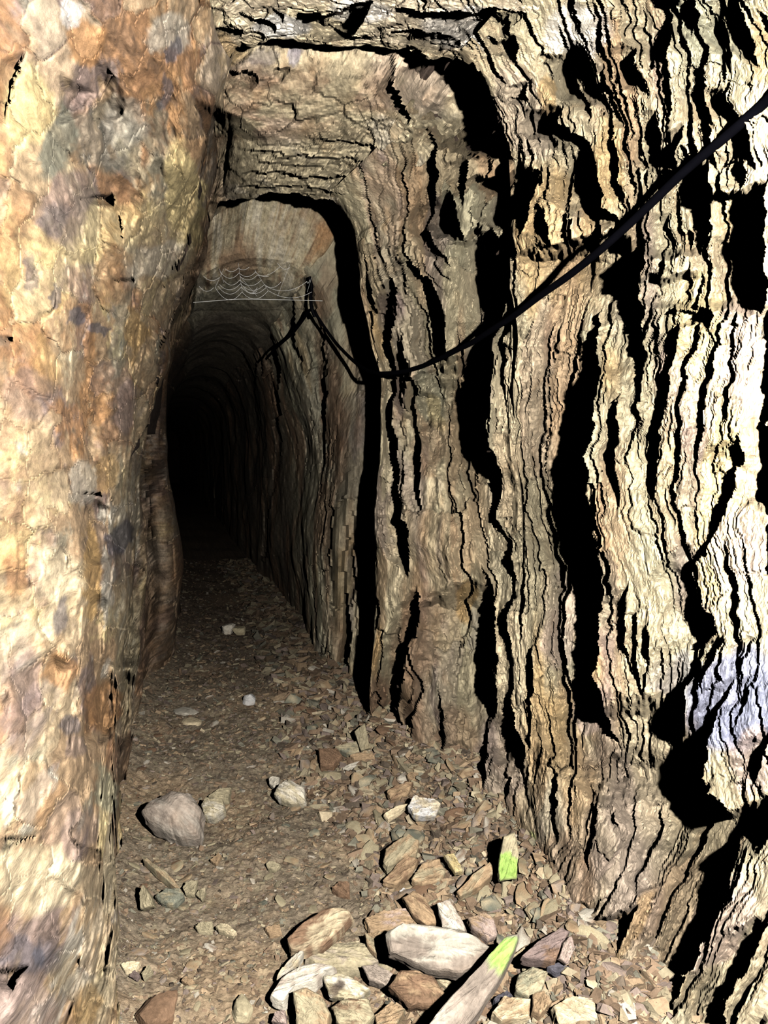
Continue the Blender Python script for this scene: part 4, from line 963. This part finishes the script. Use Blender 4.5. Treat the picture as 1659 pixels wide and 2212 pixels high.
outlined('rock_slab', *A3, [(188,302),(230,280),(372,290),(362,322),(210,332)], .025, 'tan', 'thin orange brown plate below the foot of the rib', 'slab', tau=25, lift=.01)
outlined('rock_slab', *A3, [(128,392),(250,340),(382,318),(300,358),(160,398)], .02, 'pale', 'long thin pale splinter below the orange brown plate', 'slab')
outlined('rock_slab', *A3, [(450,552),(520,510),(642,490),(602,582),(480,622)], .035, 'tan', 'brownish plate on the bank left of the white crushed rock', 'slab', 'brown', tau=30)
outlined('rock', *A3, [(590,440),(620,415),(680,430),(660,480),(610,480)], .03, 'tan', 'pinkish tan stone at the wall foot above the white crushed rock', tau=40)
outlined('rock', *A3, [(540,1275),(570,1250),(602,1270),(570,1302)], .02, 'white', 'tiny bluish white pebble on the bank', tau=35, shade=1)
outlined('rock', *A3, [(1262,1020),(1290,880),(1370,850),(1400,1000),(1385,1190),(1262,1205),(1250,1110)], .05, 'khaki', 'upright khaki stone with bright green moss on its lower half at the wall foot', tau=58, lift=.03, moss=(1305,1125,.045), shade=.8)
stone('rock', (524, 1518), (552, 1518), .06, .05, 'white', 'small bright white stone far back on the dim floor', seed=17, sub=3)
stone('rock', (478, 1368), (505, 1370), .09, .08, 'pale', 'tan stone on the floor at the edge of the darkness, left of a pair', seed=18, sub=3)
stone('rock', (507, 1370), (530, 1371), .08, .06, 'khaki', 'flatter grey stone at the edge of the darkness, right of a pair', seed=19, sub=3)
stone('rock', (500, 2195), (548, 2190), .05, .035, 'khaki', 'pale stone near the lower edge in the middle', seed=83, sub=3)
stone('rock', (300, 2215), (370, 2205), .08, .05, 'brown', 'brown stone at the lower edge near the left wall', seed=84)
stone('rock_slab', (380, 1535), (420, 1545), .09, .02, 'pale', 'pale flat flake far back near the left wall foot', 'slab', seed=85, sub=3)
stone('rock_slab', (395, 1558), (432, 1566), .07, .02, 'cream', 'cream flat flake just in front of the pale far flake', 'slab', seed=86, sub=3)

# many alike flakes strewn over floor and bank
def flakes():
    r = np.random.default_rng(33)
    looks = ['khaki', 'tan', 'brown', 'greengrey', 'stone', 'khaki', 'pale', 'tan']
    words_ = {'khaki': 'khaki', 'tan': 'tan', 'brown': 'dark brown', 'greengrey': 'greenish grey', 'stone': 'grey', 'pale': 'pale'}
    protos = [rock_mesh('slate_flake', (.5, r.uniform(.24, .40), r.uniform(.08, .18)), 900 + k, looks[k % 8], ['tan', 'khaki', 'brown', 'cream'][k % 4], sub=2, cuts=6, layer=0) for k in range(16)]
    def zone(d, bank):
        if bank: return ('in the foreground near the mossy slab' if d < 1.95 else 'on the bank by the mossy upright stone' if d < 2.35 else 'on the bank around the white crushed rock' if d < 2.85 else 'at the foot of the rib' if d < 3.4 else 'in the dark past the rib')
        return ('in the dirt of the near floor' if d < 2.1 else 'on the floor in front of the large boulder' if d < 2.6 else 'on the floor around the whitish rounded rock' if d < 3.2 else 'on the dim floor behind the large boulder')
    sets = [('slate_flake', 'small flat {} slate flake {}', 'loose flakes on the tunnel floor', 170, 0),
            ('slate_chunk', '{} slate rubble piece {}', 'rubble along the foot of the right wall', 285, 1)]
    for name, label, group, n, bank in sets:
        k = 0
        while k < n:
            d = 1 / r.uniform(1 / (4.4 if bank else 5.0), 1 / 1.62)
            u = (1.06 - .42 * r.random() ** 1.2) if bank else r.uniform(0.02, .75)
            L = np.interp(d, _ds, _LF); R = np.interp(d, _ds, _RF); X = L + (R - L) * u
            Z = float(floor_z(X, d))
            px, py, zc = project(np.array([X, d, Z]))
            if not (0 < px < 1640 and py < 2205): continue
            s = (r.uniform(.035, .085) if bank else r.uniform(.016, .045)) * (1 + .12 * max(0, d - 2))
            q = int(r.integers(16))
            o = link(name, protos[q], label=label.format(words_[looks[q % 8]], zone(d, bank)), cat='stone', group=group)
            o.location = (X, d, Z + s * .07); o.scale = (s, s, s)
            o.rotation_euler = (r.normal(0, .3), r.normal(0, .3), r.uniform(0, 6.28)) if not bank else (r.normal(.25, .35), r.normal(-.2, .35), r.normal(.9, .6))
            k += 1
flakes()

# ------------------------------------------------------------------ cable, hanger, spider's web
def tube(name, pts, rad, mat, parent=None, sides=8, sub=6, **kw):
    Vs, Qs, n0 = [], [], 0
    for line in pts:
        p = np.array([np.asarray(q, float) for q in line])
        if len(p) > 2: p = pchip(np.arange(len(p)), p, np.linspace(0, len(p) - 1.0, (len(p) - 1) * sub + 1)) if len(p) > 3 else p
        for _ in range(2 if len(p) > 8 else 0): p[1:-1] = p[1:-1] * .5 + (p[:-2] + p[2:]) * .25
        t = np.gradient(p, axis=0); t /= np.linalg.norm(t, axis=1)[:, None]
        a = np.cross(t, np.array([.05, .1, 1.0])); bad = np.linalg.norm(a, axis=1) < .05
        a[bad] = np.cross(t[bad], np.array([1.0, 0, 0])); a /= np.linalg.norm(a, axis=1)[:, None]
        b = np.cross(t, a); th = np.linspace(0, 2 * np.pi, sides, endpoint=False)
        V = p[:, None] + rad * (a[:, None] * np.cos(th)[None, :, None] + b[:, None] * np.sin(th)[None, :, None])
        m = len(p); idx = n0 + np.arange(m * sides).reshape(m, sides); nx = np.roll(idx, -1, 1)
        Qs.append(np.stack([idx[:-1], nx[:-1], nx[1:], idx[1:]], -1).reshape(-1, 4)); Vs.append(V.reshape(-1, 3)); n0 += m * sides
    return link(name, mesh_np(name, np.concatenate(Vs), quads=np.concatenate(Qs), smooth=True, mat=mat), parent, **kw)
cable = [(1780,100,1.06),(1659,215,1.22),(1570,293,1.31),(1480,368,1.41),(1385,460,1.53),(1290,546,1.66),(1228,596,1.78),(1165,640,1.91),(1110,682,2.04),(1060,714,2.17),(1020,740,2.30),(985,757,2.42),(950,775,2.55),(920,788,2.68),(870,803,2.92),(830,807,3.15),(800,803,3.4),(775,789,3.7),(745,762,4.0),(720,734,4.2),(692,694,4.28),(672,668,4.3),(655,690,4.5),(630,722,4.75),(600,748,5.1),(575,775,5.5)]
tube('cable', [[at_depth(x, y, d * (1 + .05 * min(1, max(0, (x - 840) / 60)))) for x, y, d in cable]], .0088, M_CABLE, label='black cable sagging along the right wall into the tunnel', cat='cable')
tube('cable_hook', [[at_depth(x, y, d) for x, y, d in [(668,598,4.3),(673,620,4.3),(671,645,4.29),(674,668,4.28),(680,684,4.28)]]], .010, M_CABLE, label='dark peg and wire where the cable hangs under the arch', cat='hook')

w3 = lambda x, y, d=3.55: at_depth(380 + x / 3.19, 380 + y / 3.19, d)
arcs = [(340,640,430,635,22),(430,635,505,628,16),(305,660,435,668,42),(435,668,550,660,30),(440,690,560,684,30),(330,720,440,716,34),(440,716,590,716,40),(300,748,445,742,40),(445,742,610,748,44),
        (290,760,450,766,52),(450,766,620,770,44),(270,768,455,800,70),(455,800,635,792,52),(610,748,725,730,30),(620,760,905,726,48),(640,792,935,800,45),(560,684,720,622,26),(545,660,640,690,16),(700,600,785,630,26),(900,726,922,716,18),(470,770,560,790,30),(500,800,560,770,18),(160,760,260,770,30),(190,690,300,700,26)]
lines = []
for x0, y0, x1, y1, s in arcs:
    t = np.linspace(0, 1, 9); lines.append([w3(x0 + (x1 - x0) * a, y0 + (y1 - y0) * a + s * 4 * a * (1 - a)) for a in t])
rad = [(430,600,458,806),(330,640,270,770),(545,650,640,795),(440,690,560,830),(300,640,330,735),(785,610,700,830),(935,700,905,800)]
web = tube('spider_web', lines, .0007, M_WEB, sides=4, sub=3, label='white sagging spider web hung across the top of the inner arch', cat='spider web')
tube('anchor_thread', [[w3(120, 872), w3(300, 858), w3(470, 848), w3(800, 855), w3(1010, 861)]], .0011, M_WEB, web, sides=4)
tube('radial_thread', [[w3(a, b), w3(c_, d_)] for a, b, c_, d_ in rad], .0004, M_WEB, web, sides=4)
